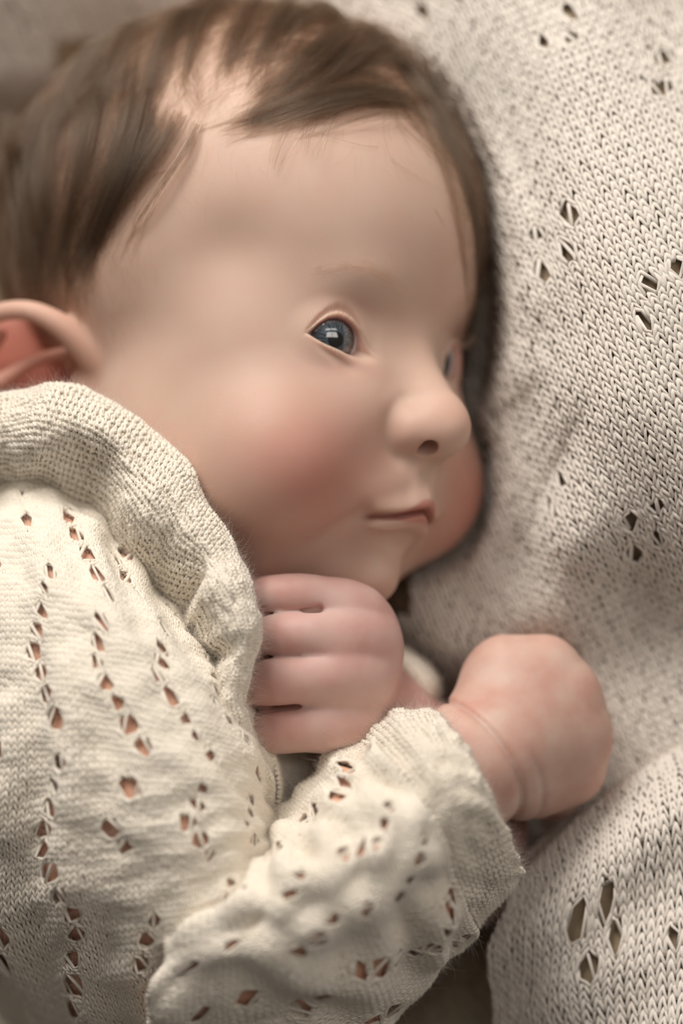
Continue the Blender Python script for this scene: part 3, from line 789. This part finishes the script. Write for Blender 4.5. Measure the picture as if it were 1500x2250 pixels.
# ------------------------------------------------------------------ cardigan
cardigan = bpy.data.objects.new('cardigan', None); COL.objects.link(cardigan); cardigan.location = person.location; child(cardigan); cardigan.location = (0, 0, 0); cardigan.matrix_parent_inverse = Matrix()
cardigan['label'] = 'cream openwork knitted cardigan'
_c1, _c2, _c3 = wav(31, 1.25), wav(32, 0.55), wav(33, 0.8)
UP = Net([
 [(-150,1060,-5),(-20,1045,3),(100,1050,7),(260,1160,11),(390,1290,9),(470,1420,-1)],
 [(-150,1130,9),(-20,1110,17),(110,1110,20),(245,1210,23),(375,1340,21),(470,1470,7)],
 [(-150,1270,20),(-10,1250,31),(130,1250,37),(280,1320,39),(415,1420,34),(500,1515,14)],
 [(-150,1420,27),(0,1410,39),(160,1420,48),(330,1460,49),(480,1530,41),(572,1592,17)],
 [(-150,1600,28),(0,1600,42),(180,1600,53),(370,1620,55),(530,1660,44),(604,1720,18)],
 [(-150,1780,22),(0,1800,38),(190,1790,53),(400,1780,57),(550,1790,46),(608,1830,18)],
 [(-160,1900,2),(-10,1980,24),(200,1960,48),(420,1930,56),(560,1900,48),(650,1900,25)],
 [(-90,2070,-24),(70,2200,4),(240,2130,34),(440,2080,52),(600,2020,50),(720,1980,28)],
 [(40,2270,-40),(180,2360,-16),(300,2300,20),(480,2250,40),(640,2200,44),(760,2150,28)],
 [(60,2380,-48),(200,2480,-30),(340,2460,8),(520,2430,28),(680,2400,34),(800,2350,24)]],
 bump=lambda v, u, p: 0.45 * np.cos(7.67 * u - 0.4 * v) + 0.45 * _c1(v, u) + 0.25 * _c2(v, u) + 1.3 * np.cos(u * 8.5 + 0.7 * v) * sstep(v, 2.2, 4.5) * sstep(-u, -3.2, -1.6) + 1.0 * np.cos(u * 9 + 0.6 * v) * sstep(-v, -2.2, -0.4))
FORE = Net([
 [(440,1990,26),(400,2020,42),(360,2080,52),(330,2180,52),(330,2290,38),(340,2420,0)],
 [(545,1880,20),(540,1905,46),(520,1990,62),(500,2100,62),(500,2220,48),(520,2350,20),],
 [(590,1812,18),(615,1845,46),(640,1950,66),(660,2070,66),(690,2200,50),(720,2310,18)],
 [(650,1752,18),(690,1790,46),(750,1890,67),(790,2010,65),(840,2140,46),(870,2235,16)],
 [(712,1672,18),(755,1710,46),(840,1810,65),(895,1930,64),(950,2050,46),(975,2130,16)],
 [(790,1622,18),(835,1655,46),(910,1735,61),(975,1850,61),(1020,1985,44),(1040,2055,16)]],
 bump=lambda v, u, p: 0.5 * np.cos(6.4 * u) + 0.9 * _c1(v * 1.2, u * 1.3) + 0.45 * _c3(v + 9, u) + 1.2 * np.cos(v * 8.5 + u * 1.5) * sstep(-v, -3.2, -0.5) * sstep(-u, -3.6, -2.0))
CUFF = Net([
 [(786,1618,16),(828,1650,43),(902,1730,58),(968,1848,58),(1016,1978,41),(1044,2040,12)],
 [(862,1566,20),(890,1592,44),(950,1670,58),(1018,1785,60),(1072,1925,42),(1092,1990,14)],
 [(935,1560,18),(968,1590,42),(1020,1660,53),(1072,1760,56),(1128,1890,40),(1134,1935,16)],
 [(948,1566,14),(978,1600,37),(1026,1666,47),(1074,1764,50),(1124,1886,35),(1128,1925,14)],
 [(938,1580,14),(966,1610,33),(1010,1672,43),(1060,1770,45),(1108,1886,31),(1114,1920,12)]],
 bump=lambda v, u, p: 0.35 * _c3(v, u * 1.5))
COLLAR = Net([
 [(-140,940,8),(-60,905,9),(40,880,10),(150,874,12),(245,910,14),(335,975,17),(400,1050,20),(440,1130,23),(500,1200,27),(526,1270,30),(548,1340,32),(560,1405,33),(536,1480,32),(522,1545,30),(545,1620,28),(580,1700,22),(592,1780,14)],
 [(-140,915,14),(-60,885,15),(40,860,15),(150,852,17),(250,888,19),(345,955,22),(412,1030,25),(450,1108,28),(512,1190,32),(537,1262,35),(560,1335,37),(572,1405,37),(548,1478,36),(532,1545,35),(556,1618,33),(594,1700,27),(600,1790,16)],
 [(-140,950,22),(-60,930,23),(30,915,22),(120,912,25),(215,945,28),(305,1020,30),(370,1095,32),(415,1165,35),(470,1230,39),(500,1290,41),(528,1350,42),(540,1410,43),(515,1480,41),(505,1550,40),(530,1620,37),(566,1700,30),(578,1800,16)],
 [(-140,1010,22),(-60,1000,22),(20,985,21),(95,980,24),(180,1020,20),(265,1090,29),(325,1165,31),(372,1228,27),(425,1275,38),(462,1330,39),(490,1385,39),(500,1430,39),(480,1490,37),(478,1560,36),(505,1630,33),(540,1710,26),(555,1810,14)],
 [(-140,1080,12),(-60,1070,12),(15,1050,12),(85,1045,13),(165,1090,12),(240,1160,17),(300,1235,18),(340,1290,16),(385,1340,22),(420,1390,22),(446,1430,22),(460,1465,22),(455,1510,22),(462,1580,22),(490,1650,20),(525,1720,16),(540,1820,8)],
 [(-140,1120,0),(-60,1110,0),(15,1095,0),(80,1090,0),(160,1140,2),(225,1200,6),(285,1275,8),(320,1320,8),(365,1375,10),(400,1425,10),(428,1460,10),(440,1495,10),(440,1540,10),(450,1600,10),(480,1670,8),(515,1740,4),(530,1840,0)]],
 bump=lambda v, u, p: sstep(v, 0.2, 1.6) * (0.9 * np.cos(u * 1.9 + 0.6) + 0.5 * np.cos(u * 4.1 + v * 0.8) + 0.2 * _c2(v, u) - 2.2 * np.exp(-((u - 4.3) / 0.5)**2 - ((v - 3) / 0.8)**2) - 4.0 * np.exp(-((u - 7.9 - 0.25 * (v - 3)) / 0.33)**2 - ((v - 3.3) / 1.1)**2)) + 0.3 * np.cos(u * 3.3 + 1) * sstep(-v, -1.5, 0))
PLACKET = Net([
 [(540,1560,14),(590,1640,20),(612,1730,20),(598,1810,14),(570,1870,6)],
 [(575,1600,6),(618,1660,10),(640,1740,8),(630,1800,4),(600,1870,-4)],
 [(690,1600,-6),(720,1670,0),(755,1740,0),(750,1800,-4),(700,1880,-10)]])
CUFF_A = Net([
 [(830,1400,-26),(885,1425,-20),(935,1458,-16),(965,1500,-14),(965,1570,-16)],
 [(825,1405,-8),(880,1432,-3),(925,1468,1),(950,1510,1),(948,1575,-4)],
 [(835,1430,0),(875,1455,2),(908,1490,4),(928,1530,3),(925,1590,-2)],
 [(845,1480,-2),(868,1510,-2),(885,1545,-2),(890,1580,-4),(870,1620,-8)]])
def lace(nx, ny, step, kx, ky, x0, x1, y0, y1, seed, rx=0.95, ry=1.0):
    """eyelets strung along gently waving lines of the lace"""
    r = np.random.default_rng(seed); H_ = []
    for i in range(int(nx / step) + 2):
        y = r.uniform(0, 2)
        while y < ny:
            ph = 2 * math.pi * y / ky
            x = i * step + kx * (1 if i % 1 == 0 else -1) * (abs((y / ky) % 2 - 1) * 2 - 1) + r.normal() * 0.25
            if x0 < x < x1 and y0 < y < y1 and r.random() < 0.78: s_ = r.uniform(0.8, 1.35); H_.append((x, y, rx * s_, ry * s_))
            y += 3.2
    return H_
def garment(name, net, NX, NY, rad, face, holes, seed, label=None, off=-0.45, thick=None, umax=None, **kw):
    nv, nu = net.n[0] - 1, net.n[1] - 1
    me = knit(name, M_CARD, net, NX, NY, rad, holes, lambda X, Y: (Y / NY * nv, X / NX * nu), seed=seed, face=face, **kw)
    o = child(stuff(link(name, me, M_CARD)), cardigan); o.matrix_parent_inverse = Matrix(); o.location = tuple(-Vector(person.location))
    if label: o['label'] = label
    me = sheet('inner_layer', net, 0, nv, 0, nu, NY * 3, NX * 3, off=off, holes=holes, toxy=lambda v, u: (u / nu * NX, v / nv * NY))
    o2 = child(link('inner_layer', me, M_CARD_IN), cardigan); o2.matrix_parent_inverse = Matrix(); o2.location = tuple(-Vector(person.location))
    if len(holes):
        me = sheet('skin_tone_backing', net, 0.15, nv - 0.1, 0.1, nu - 0.1, 60, 40, off=-1.5)
        o2 = child(link('skin_tone_backing', me, M_UNDER), cardigan); o2.matrix_parent_inverse = Matrix(); o2.location = tuple(-Vector(person.location)); o2['label'] = 'added skin-toned backing seen through the eyelets'  # added sheet standing in for skin under the lace
    # loose wool fibres standing off the yarn
    r = np.random.default_rng(seed + 100); n = int(NX * NY * 7)
    v, u = r.uniform(0, nv, n), r.uniform(0, nu, n)
    p, nn = net.at(v, u); k = 5; t = np.linspace(0, 1, k)[None, :, None]
    d = r.normal(size=(n, 3)); d2 = r.normal(size=(n, 3)) * 0.8
    L = r.gamma(3.0, 0.38, n)[:, None, None]
    q = p[:, None] + nn[:, None] * (0.5 + 0.75 * L * t) + L * (d[:, None] * t * 0.55 + d2[:, None] * t * t * 0.5)
    fz = curves_obj('fuzz', q, np.tile(np.linspace(0.016, 0.009, k), (n, 1)), M_FUZZ)
    child(stuff(fz), cardigan); fz.matrix_parent_inverse = Matrix(); fz.location = tuple(-Vector(person.location))
    return o
garment('upper_sleeve', UP, 70, 112, 0.44, 1, lace(70, 112, 11.5, 3.0, 13, 2, 68, 6, 110, 5, 1.45, 1.35), 41, ax=0.03, h=0.86)
garment('forearm_sleeve', FORE, 56, 54, 0.44, 1, lace(56, 54, 11, 2.6, 10, 2, 54, 2, 53, 6, 1.45, 1.35), 42, ax=0.03, h=0.86)
garment('cuff', CUFF, 46, 26, 0.44, -1, (), 43, 'plain close-knit cuff')
garment('ruffled_collar', COLLAR, 132, 29, 0.44, -1, (), 44, 'wavy garter stitch collar against cheek and ear', dz=0.62, h=0.72, jit=0.055)
garment('front_band', PLACKET, 34, 22, 0.42, 1, (), 45)
garment('cuff', CUFF_A, 22, 14, 0.48, -1, (), 46)

# ------------------------------------------------------------------ fur throw under everything
throw = bpy.data.objects.new('fur_throw', None); COL.objects.link(throw); throw.location = (0, 0, -0.13)
throw['label'] = 'soft tan short-pile throw under the baby and the blanket'; throw['category'] = 'throw'
_w4 = wav(9, 420)
TB = np.array([(-300,-300,-100),(300,-200,-110),(900,-300,-100),(1800,-300,-90),(-300,700,-125),(300,500,-128),(600,900,-128),(-300,1600,-122),(-300,2300,-75),(0,2200,-50),(60,2420,-66),(330,2350,-116),(600,2300,-120),(780,2150,-104),(850,2330,-58),(1000,1950,-72),(880,2000,-96),(800,1700,-115),(960,2180,-36),(1060,2120,-32),(1060,2300,-34),(1200,2200,-42),(1800,2300,-60),(900,1200,-125),(330,1400,-128),(330,1800,-130),(1800,1000,-60),(1300,1600,-60),(800,1900,-60)], float)
TH0 = rbf(TB, 4)
THR = Field(0, 0, 1000, 1000, lambda x, y: TH0(x, y) + 1.2 * _w4(x, y))
me = sheet('pile_base', THR, -0.9, 3.0, -1.1, 2.5, 130, 120)
child(link('pile_base', me, M_FUR_BASE), throw)
def pile(n, x0, y0, x1, y1, ln, seed):
    r = np.random.default_rng(seed)
    u, v = r.uniform(x0, x1, n), r.uniform(y0, y1, n)
    p, nn = THR.at(v / 1000, u / 1000)
    w = wav(seed, 260)
    lean = np.stack([0.5 + 0.5 * w(u, v), -0.9 + 0.3 * w(v, u), 0 * u], -1) + r.normal(size=(n, 3)) * 0.35
    k = 6; t = np.linspace(0, 1, k)[None, :, None]
    L = (ln * r.uniform(0.6, 1.2, n))[:, None, None]
    pts = p[:, None] + L * (nn[:, None] * (t - 0.35 * t * t) + lean[:, None] * 0.8 * t * t)
    return pts, np.tile(np.linspace(0.09, 0.03, k), (n, 1))
a1, r1 = pile(22000, 780, 1980, 1180, 2320, 6.0, 1); a2, r2 = pile(11000, -160, 1980, 260, 2330, 7.0, 2)
o = curves_obj('pile', np.concatenate([a1, a2]), np.concatenate([r1, r2]), M_FUR); child(stuff(o), throw)
# ------------------------------------------------------------------ hair
DENS = np.array([(0,150,1),(0,350,1),(0,550,1),(100,200,1),(120,400,1),(100,560,1),(60,640,.8),(200,120,1),(220,300,1),(230,420,1),(180,520,.9),(160,620,.5),(300,60,1),(300,200,1),(310,320,.85),(290,400,.6),
 (400,30,1),(370,150,.7),(370,250,.45),(350,340,.35),(430,100,.5),(450,200,.16),(440,300,.08),(480,20,1),(520,90,.35),(530,160,.18),(560,220,.12),(600,60,.7),(620,130,.4),(650,190,.45),(700,60,1),(740,120,.95),(760,180,.9),(700,225,.5),
 (830,100,1),(850,170,1),(850,215,.8),(920,230,.95),(960,300,.8),(1010,400,.7),(1045,500,.6),(1062,600,.5),(-100,300,1),(-100,600,1),(300,-100,1),(600,-100,1),(800,-50,1),
 (400,420,0),(380,330,.05),(480,330,0),(560,290,0),(650,270,.02),(750,270,0),(850,270,0),(920,320,0),(960,400,0),(1000,500,0),(1030,600,0),(300,480,.05),(330,420,.05),(260,560,.04),(220,640,.04),(500,500,0),(700,450,0),(300,800,0),(600,900,0),(230,740,0),(420,520,0),(330,650,0),(600,450,0),(850,450,0),(700,600,0),(850,650,0),(950,600,0),(400,750,0),(500,750,0),(750,900,0),(900,900,0),(500,400,0),(620,350,0),(260,720,0)], float)
DIRS = np.array([(0,150,-.25,1),(0,350,-.12,1),(0,560,.05,1),(120,200,-.3,1),(120,400,-.1,1),(110,580,-.15,1),(230,250,-.3,1),(260,400,-.55,.85),(190,540,-.5,.9),(300,100,-.45,.9),(340,330,-.75,.7),(330,200,-.2,1),
 (420,20,-.5,.9),(400,150,-.05,1),(430,260,.12,1),(480,80,-.2,1),(540,120,-.45,.9),(600,60,-.75,.7),(620,160,-.7,.7),(700,60,-.8,.5),(700,200,-1,.28),(780,120,-.85,.45),(800,200,-1,.22),(860,90,-.4,.75),(880,190,-.6,.35),
 (900,130,.4,.9),(940,240,.45,.9),(1000,380,.5,.9),(1050,520,.25,1),(1065,620,.1,1),(600,-100,-.5,.8),(850,-30,.2,.8),(200,-80,-.6,.8)], float)
def idw(tab, x, y, p=3.2):
    d2 = (x[:, None] - tab[None, :, 0])**2 + (y[:, None] - tab[None, :, 1])**2 + 60.0
    w = d2 ** (-p / 2 * 1.0); w /= w.sum(1, keepdims=True); return w @ tab[:, 2:]
HC = HO + np.array([-50., 0, 34]) @ HM
def scalp(n, seed):
    r = np.random.default_rng(seed)
    d = r.normal(size=(n, 3)); d /= np.linalg.norm(d, axis=1, keepdims=True)
    q = d * 62.0
    for _ in range(5):
        q = q - d * head_sdf((np.array([-50., 0, 34]) + q @ np.eye(3)).astype(f32))[:, None] * 0.9
    W = HO + (np.array([-50., 0, 34]) + q) @ HM
    return W, r
def h_fn(W): return head_sdf(to_head(W))
def grow(roots, dirfn, length, lift, r, k=14, curl=0.0, away=1.0):
    n = len(roots); p = roots.copy(); out = np.zeros((n, k, 3)); out[:, 0] = p
    ph = r.uniform(0, 6.28, n)
    for i in range(1, k):
        t = i / (k - 1)
        g = grad(h_fn, p.astype(f32), 0.3); g /= np.maximum(np.linalg.norm(g, axis=1, keepdims=True), 1e-6)
        x, y = pxof(p); d2 = dirfn(x, y)
        d = np.stack([d2[:, 0], -d2[:, 1], np.zeros(n)], 1)
        d -= (d * g).sum(1, keepdims=True) * g; d /= np.maximum(np.linalg.norm(d, axis=1, keepdims=True), 1e-6)
        sd = np.cross(g, d)
        d = d + sd * (curl * np.sin(ph + 2.2 * t))[:, None]
        p = p + d * (length / (k - 1))[:, None]
        v = h_fn(p.astype(f32)); p = p + g * ((0.25 + lift * t ** 1.0 - v) * 0.85)[:, None]
        out[:, i] = p
    return out
def styled_hair(n, nclump, seed, dens, dirs, lenfn, rad, wild=0.16, lift=(0.5, 3.6), clump=0.72):
    W, r = scalp(n, seed)
    x, y = pxof(W)
    H = to_head(W.astype(f32))
    dn = idw(dens, x, y, 4.0)[:, 0]
    dn = np.clip((dn - 0.10) / 0.85, 0, 1)
    back = (W[:, 2] < HC[2] - 8)                                     # the side turned to the bed
    okb = (H[:, 2] > 28 + 0.0 * H[:, 0]) | (H[:, 0] < -55)
    dn = np.where(back, np.where(okb & (H[:, 0] < 2), 0.6, 0.0), dn)
    dn = np.where((H[:, 2] < -25), 0, dn)
    keepm = r.random(n) < dn
    W = W[keepm]; x, y = x[keepm], y[keepm]; n = len(W)
    jitter = r.normal(size=n) * wild
    ci = r.choice(n, nclump, replace=False)
    from mathutils import kdtree
    kd = kdtree.KDTree(nclump)
    for i, c in enumerate(ci): kd.insert(Vector(W[c]), i)
    kd.balance(); cid = np.array([kd.find(Vector(w))[1] for w in W])
    cj = r.normal(size=nclump) * 0.22; cl = r.uniform(0.75, 1.15, nclump); clift = r.uniform(lift[0], lift[1], nclump)
    ang = cj[cid] + jitter
    def df(px, py):
        d = idw(dirs, px, py, 3.0); d /= np.linalg.norm(d, axis=1, keepdims=True)
        c, s = np.cos(ang), np.sin(ang); return np.stack([d[:, 0]*c - d[:, 1]*s, d[:, 0]*s + d[:, 1]*c], 1)
    L = lenfn(x, y) * cl[cid] * r.uniform(0.75, 1.1, n)
    pts = grow(W, df, L, clift[cid] * r.uniform(0.4, 1.1, n), r, curl=0.25)
    k = pts.shape[1]; t = np.linspace(0, 1, k)[None, :, None]
    cen = pts[ci][cid]
    off = np.clip(clump * t ** 1.1, 0, 0.93) * np.where(r.random(n) < 0.12, 0.15, 1.0)[:, None, None]
    pts = pts + (cen - pts) * off
    rad_ = np.tile(np.linspace(1, 0.35, k)[None] * rad, (n, 1)) * r.uniform(0.7, 1.2, (n, 1))
    print('hair', n, round(time.time() - T0, 1))
    return pts, rad_
LENS = np.array([(0,300,30),(150,350,30),(280,300,26),(330,380,18),(180,600,16),(400,50,24),(400,200,12),(440,260,8),(520,150,13),(560,210,9),(620,130,20),(650,60,26),(720,200,26),(800,150,28),(860,190,30),(900,100,22),(960,300,15),(1040,480,12),(300,-50,28),(700,-80,25)], float)
pts, rd = styled_hair(48000, 1400, 51, DENS, DIRS, lambda x, y: idw(LENS, x, y, 3.0)[:, 0], 0.034)

def on_head(px, py, z=0.0):
    """place under a photo pixel on the head; off its outline, the nearest place"""
    z = 60.0
    for _ in range(60):
        v = float(head_sdf(to_head(P(px, py, z)[None].astype(f32)))[0])
        if v < 0.05: return P(px, py, z)
        if z < -45: break
        z -= max(v * 0.8, 0.3)
    return project(h_fn, P(px, py, -14.0)[None].astype(f32), 12)[0].astype(float)
LOCKS = [  # path over the head, strands, spread at root (mm), lift, tip spread
 ([(905,215),(800,205),(700,228),(620,250),(540,272),(478,294)], 420, 6.5, 2.2, 0.8),
 ([(930,250),(850,215),(760,222),(680,246),(600,264)], 320, 5.0, 2.5, 1.5),
 ([(820,110),(740,150),(650,205),(570,250),(505,280)], 260, 6.0, 2.0, 1.2),
 ([(760,60),(700,110),(630,170),(560,215)], 200, 6.0, 2.5, 2.5),
 ([(330,230),(320,330),(280,415),(225,510),(185,610)], 480, 6.0, 3.0, 1.2),
 ([(390,240),(360,320),(305,400),(245,480),(205,560)], 380, 5.5, 2.5, 1.0),
 ([(300,120),(290,260),(265,380),(230,470),(180,560),(150,640)], 420, 7.0, 3.5, 1.5),
 ([(230,120),(215,260),(190,400),(150,520),(110,640)], 480, 7.5, 4.0, 1.5),
 ([(130,130),(125,280),(110,430),(90,540),(80,650)], 480, 8.0, 4.0, 1.6),
 ([(30,160),(40,300),(45,430),(60,560),(60,640)], 420, 8.0, 4.0, 1.6),
 ([(-60,200),(-30,330),(0,450),(20,570)], 300, 8.0, 4.0, 2.0),
 ([(860,60),(920,150),(968,270),(1015,390),(1046,510),(1066,640),(1066,720)], 700, 5.0, 0.8, 2.0),
 ([(800,60),(880,130),(935,220),(985,320),(1025,430)], 500, 6.0, 1.2, 2.5),
 ([(440,-40),(400,60),(350,160),(320,270)], 420, 7.0, 4.0, 2.0),
 ([(520,-60),(470,20),(420,110),(395,200)], 340, 7.0, 4.0, 2.0),
 ([(600,-40),(560,30),(520,110),(500,190)], 240, 6.0, 3.5, 1.6),
 ([(680,-30),(640,40),(600,110),(560,170)], 240, 6.0, 3.5, 1.6),
 ([(900,100),(830,105),(770,140),(722,200)], 140, 5.0, 4.0, 0.8),
 ([(800,20),(720,30),(650,55),(590,100)], 260, 6.0, 4.5, 1.2),
 ([(880,60),(800,60),(720,90),(660,140)], 240, 6.0, 4.5, 1.2),
 ([(940,180),(870,150),(800,150),(740,180)], 240, 6.0, 3.5, 1.2),
 ([(200,20),(180,130),(150,250),(120,340)], 400, 9.0, 4.0, 2.5),
 ([(320,-20),(290,90),(240,200),(200,300)], 420, 8.0, 4.0, 2.0)]
def lock(path, n, sp, lift, tip, r, k=14):
    q = np.array([on_head(*a) for a in path]); m = len(q)
    tt = np.linspace(0, m - 1, k)
    e = np.vstack([2*q[0]-q[1], q, 2*q[-1]-q[-2]]); out = []
    for t in tt:
        i = min(int(t), m - 2); out.append(cr_basis(np.array(t - i)) @ e[i:i+4])
    c = np.array(out); g = grad(h_fn, c.astype(f32), 0.5); g /= np.linalg.norm(g, axis=1, keepdims=True)
    tg = np.gradient(c, axis=0); tg /= np.linalg.norm(tg, axis=1, keepdims=True); sd = np.cross(tg, g)
    s = np.linspace(0, 1, k)[None, :, None]
    o1 = r.normal(size=n)[:, None, None]; o2 = r.random(n)[:, None, None]; o3 = r.normal(size=n)[:, None, None]
    cut = r.uniform(0.72, 1.0, n); sh = r.uniform(0, 0.18, n)
    par = sh[:, None] + (cut - sh)[:, None] * np.linspace(0, 1, k)[None]        # part of the lock each strand runs
    ci = par * (k - 1); i0 = np.clip(ci.astype(int), 0, k - 2); fr = (ci - i0)[..., None]
    C_ = c[i0] * (1 - fr) + c[i0 + 1] * fr; S_ = sd[i0]; G_ = g[i0]
    w = sp * (1 - par[..., None]) ** 0.8 + tip * par[..., None]
    pts = C_ + S_ * (o1 * w * 0.5 + o3 * 0.8 * np.sin(par[..., None] * 5 + o3 * 3) * par[..., None])
    pts += G_ * (0.2 + lift * np.sin(np.clip(par[..., None] * 1.25, 0, 1) * math.pi) ** 0.8 * (0.35 + 0.65 * o2))
    v = h_fn(pts.reshape(-1, 3).astype(f32)).reshape(pts.shape[:2]); low = np.minimum(v - 0.15, 0)[..., None]
    return pts - G_ * low
rl = np.random.default_rng(77); lp = [lock(a[0], int(a[1] * 0.42), a[2] * 0.9, a[3], a[4], rl) for a in LOCKS]
for a in LOCKS:                                                    # thin stray wisps beside every lock
    for _ in range(5):
        sx, sy = rl.normal() * 26, rl.normal() * 22; bend = rl.normal() * 14; m = len(a[0])
        pth = [(x + sx + bend * (i / m) ** 2, y + sy) for i, (x, y) in enumerate(a[0])]
        lp.append(lock(pth, int(rl.integers(10, 34)), rl.uniform(0.8, 2.2), a[3] + rl.uniform(0.3, 1.8), rl.uniform(0.3, 0.9), rl))
lp = np.concatenate(lp)
pts = pts[:, np.round(np.linspace(0, pts.shape[1] - 1, 14)).astype(int)] if pts.shape[1] != 14 else pts
rd = rd[:, np.round(np.linspace(0, rd.shape[1] - 1, 14)).astype(int)] if rd.shape[1] != 14 else rd
pts = np.concatenate([pts, lp]); rd = np.concatenate([rd, np.tile(np.linspace(1, 0.3, 14)[None] * 0.036, (len(lp), 1))])
o = child(stuff(curves_obj('hair', pts, rd, M_HAIR))); o['label'] = 'soft dark brown hair swept off the temple'
# fine down on temple and forehead edge
DOWN = np.array([(280,480,.6),(250,560,.6),(220,640,.5),(240,700,.4),(380,330,.5),(450,250,.6),(480,330,.25),(560,290,.3),(650,280,.3),(750,280,.3),(850,290,.3),(430,430,.2),(930,360,.2),(600,400,.08),(500,600,.03),(700,600,.02),(300,800,.03),(600,900,0),(1000,600,0.05),(330,560,.3),(320,700,.1),
 (560,450,0),(700,450,0),(850,450,.0),(400,600,0),(420,480,.1),(600,800,0),(800,800,0),(700,750,0),(850,700,0),(950,700,0),(500,850,0),(100,300,0),(300,200,0),(700,100,0),(200,450,0),(-100,600,0),(400,50,0),(900,100,0)], float)
DDIR = np.array([(280,480,-.1,1),(230,640,.1,1),(400,400,.2,1),(450,250,.1,1),(560,290,-.7,.5),(750,280,-.9,.4),(900,330,.5,.8),(600,450,.9,.3),(500,600,.5,1),(1000,500,.2,1)], float)
pts, rd = styled_hair(26000, 900, 52, DOWN, DDIR, lambda x, y: np.full(len(x), 6.0), 0.015, wild=0.3, lift=(0.1, 0.6), clump=0.2)
o = child(stuff(curves_obj('down', pts, rd, M_DOWN))); o['label'] = 'fine pale down at the hairline'
# eyebrows and lashes
def hairs_on_face(name, h0, dirh, ln, rad, mat, lift=0.35, k=7, seed=3, curlup=0.0):
    r = np.random.default_rng(seed); n = len(h0)
    p = HO + np.asarray(h0) @ HM; d = np.asarray(dirh) @ HM
    p = project(h_fn, p.astype(f32), 3).astype(float)
    out = np.zeros((n, k, 3)); out[:, 0] = p
    for i in range(1, k):
        g = grad(h_fn, p.astype(f32), 0.2); g /= np.linalg.norm(g, axis=1, keepdims=True)
        dd = d - (d * g).sum(1, keepdims=True) * g; dd /= np.linalg.norm(dd, axis=1, keepdims=True)
        p = p + dd * (ln / (k - 1))[:, None]; v = h_fn(p.astype(f32)); p = p + g * (0.1 + lift * i / k - v)[:, None]
        out[:, i] = p
    return curves_obj(name, out, np.tile(np.linspace(rad, rad * 0.4, k), (n, 1)), mat)
for sg in (1, -1):
    r = np.random.default_rng(60 + sg); n = 380
    t = r.beta(1.3, 1.6, n); a = 9 + 24 * t; u = 10.8 + 5.4 * np.sin(np.clip(t * 1.15, 0, 1) * math.pi * 0.75) + r.normal(size=n) * 1.4 * (1 - 0.5 * t)
    hh = np.stack([np.interp(a, [8, 20, 34], [14, 11, 3]), a * sg, u], 1)
    dd = np.stack([-0.25 - 0.4 * t, (0.55 + 0.5 * t) * sg, 0.55 - 0.75 * t], 1) + r.normal(size=(n, 3)) * 0.12
    o = child(stuff(hairs_on_face('eyebrow', hh, dd, r.uniform(1.8, 3.2, n), 0.013, M_BROW)))
    # lashes
    r = np.random.default_rng(70 + sg); n = 60
    hi_az = 64 if sg > 0 else 36
    az = np.sort(r.uniform(-12, hi_az, n)); el = interp(az, *LIDU) + 0.5; lower = r.random(n) < 0.25
    el = np.where(lower, interp(az, *LIDL) - 0.5, el)
    A_, E_ = np.radians(az), np.radians(el); R_ = EYE_R + 1.2
    dirv = np.stack([np.cos(E_) * np.cos(A_), np.cos(E_) * np.sin(A_), np.sin(E_)], 1)
    base = np.array([EYE_F, EYE_N, 0]) + dirv * R_
    k = 8; tt = np.linspace(0, 1, k)[None, :, None]
    L = r.uniform(3.0, 5.0, n)[:, None, None] * np.where(lower, 0.5, 1)[:, None, None]
    upv = np.where(lower, -0.9, 0.95)[:, None, None] * np.array([0, 0, 1.0])
    side = np.array([0, 1, 0]) * (az - 15)[:, None, None] / 120
    cu = base[:, None] + L * (dirv[:, None] * (tt * 0.8) + upv * (-0.15 * tt + 0.75 * tt ** 2) + side * tt)
    cu[..., 1] *= sg
    W = HO + cu @ HM
    o = child(stuff(curves_obj('eyelashes', W, np.tile(np.linspace(0.035, 0.012, k), (n, 1)), M_BROW)))
print("done",time.time()-T0)
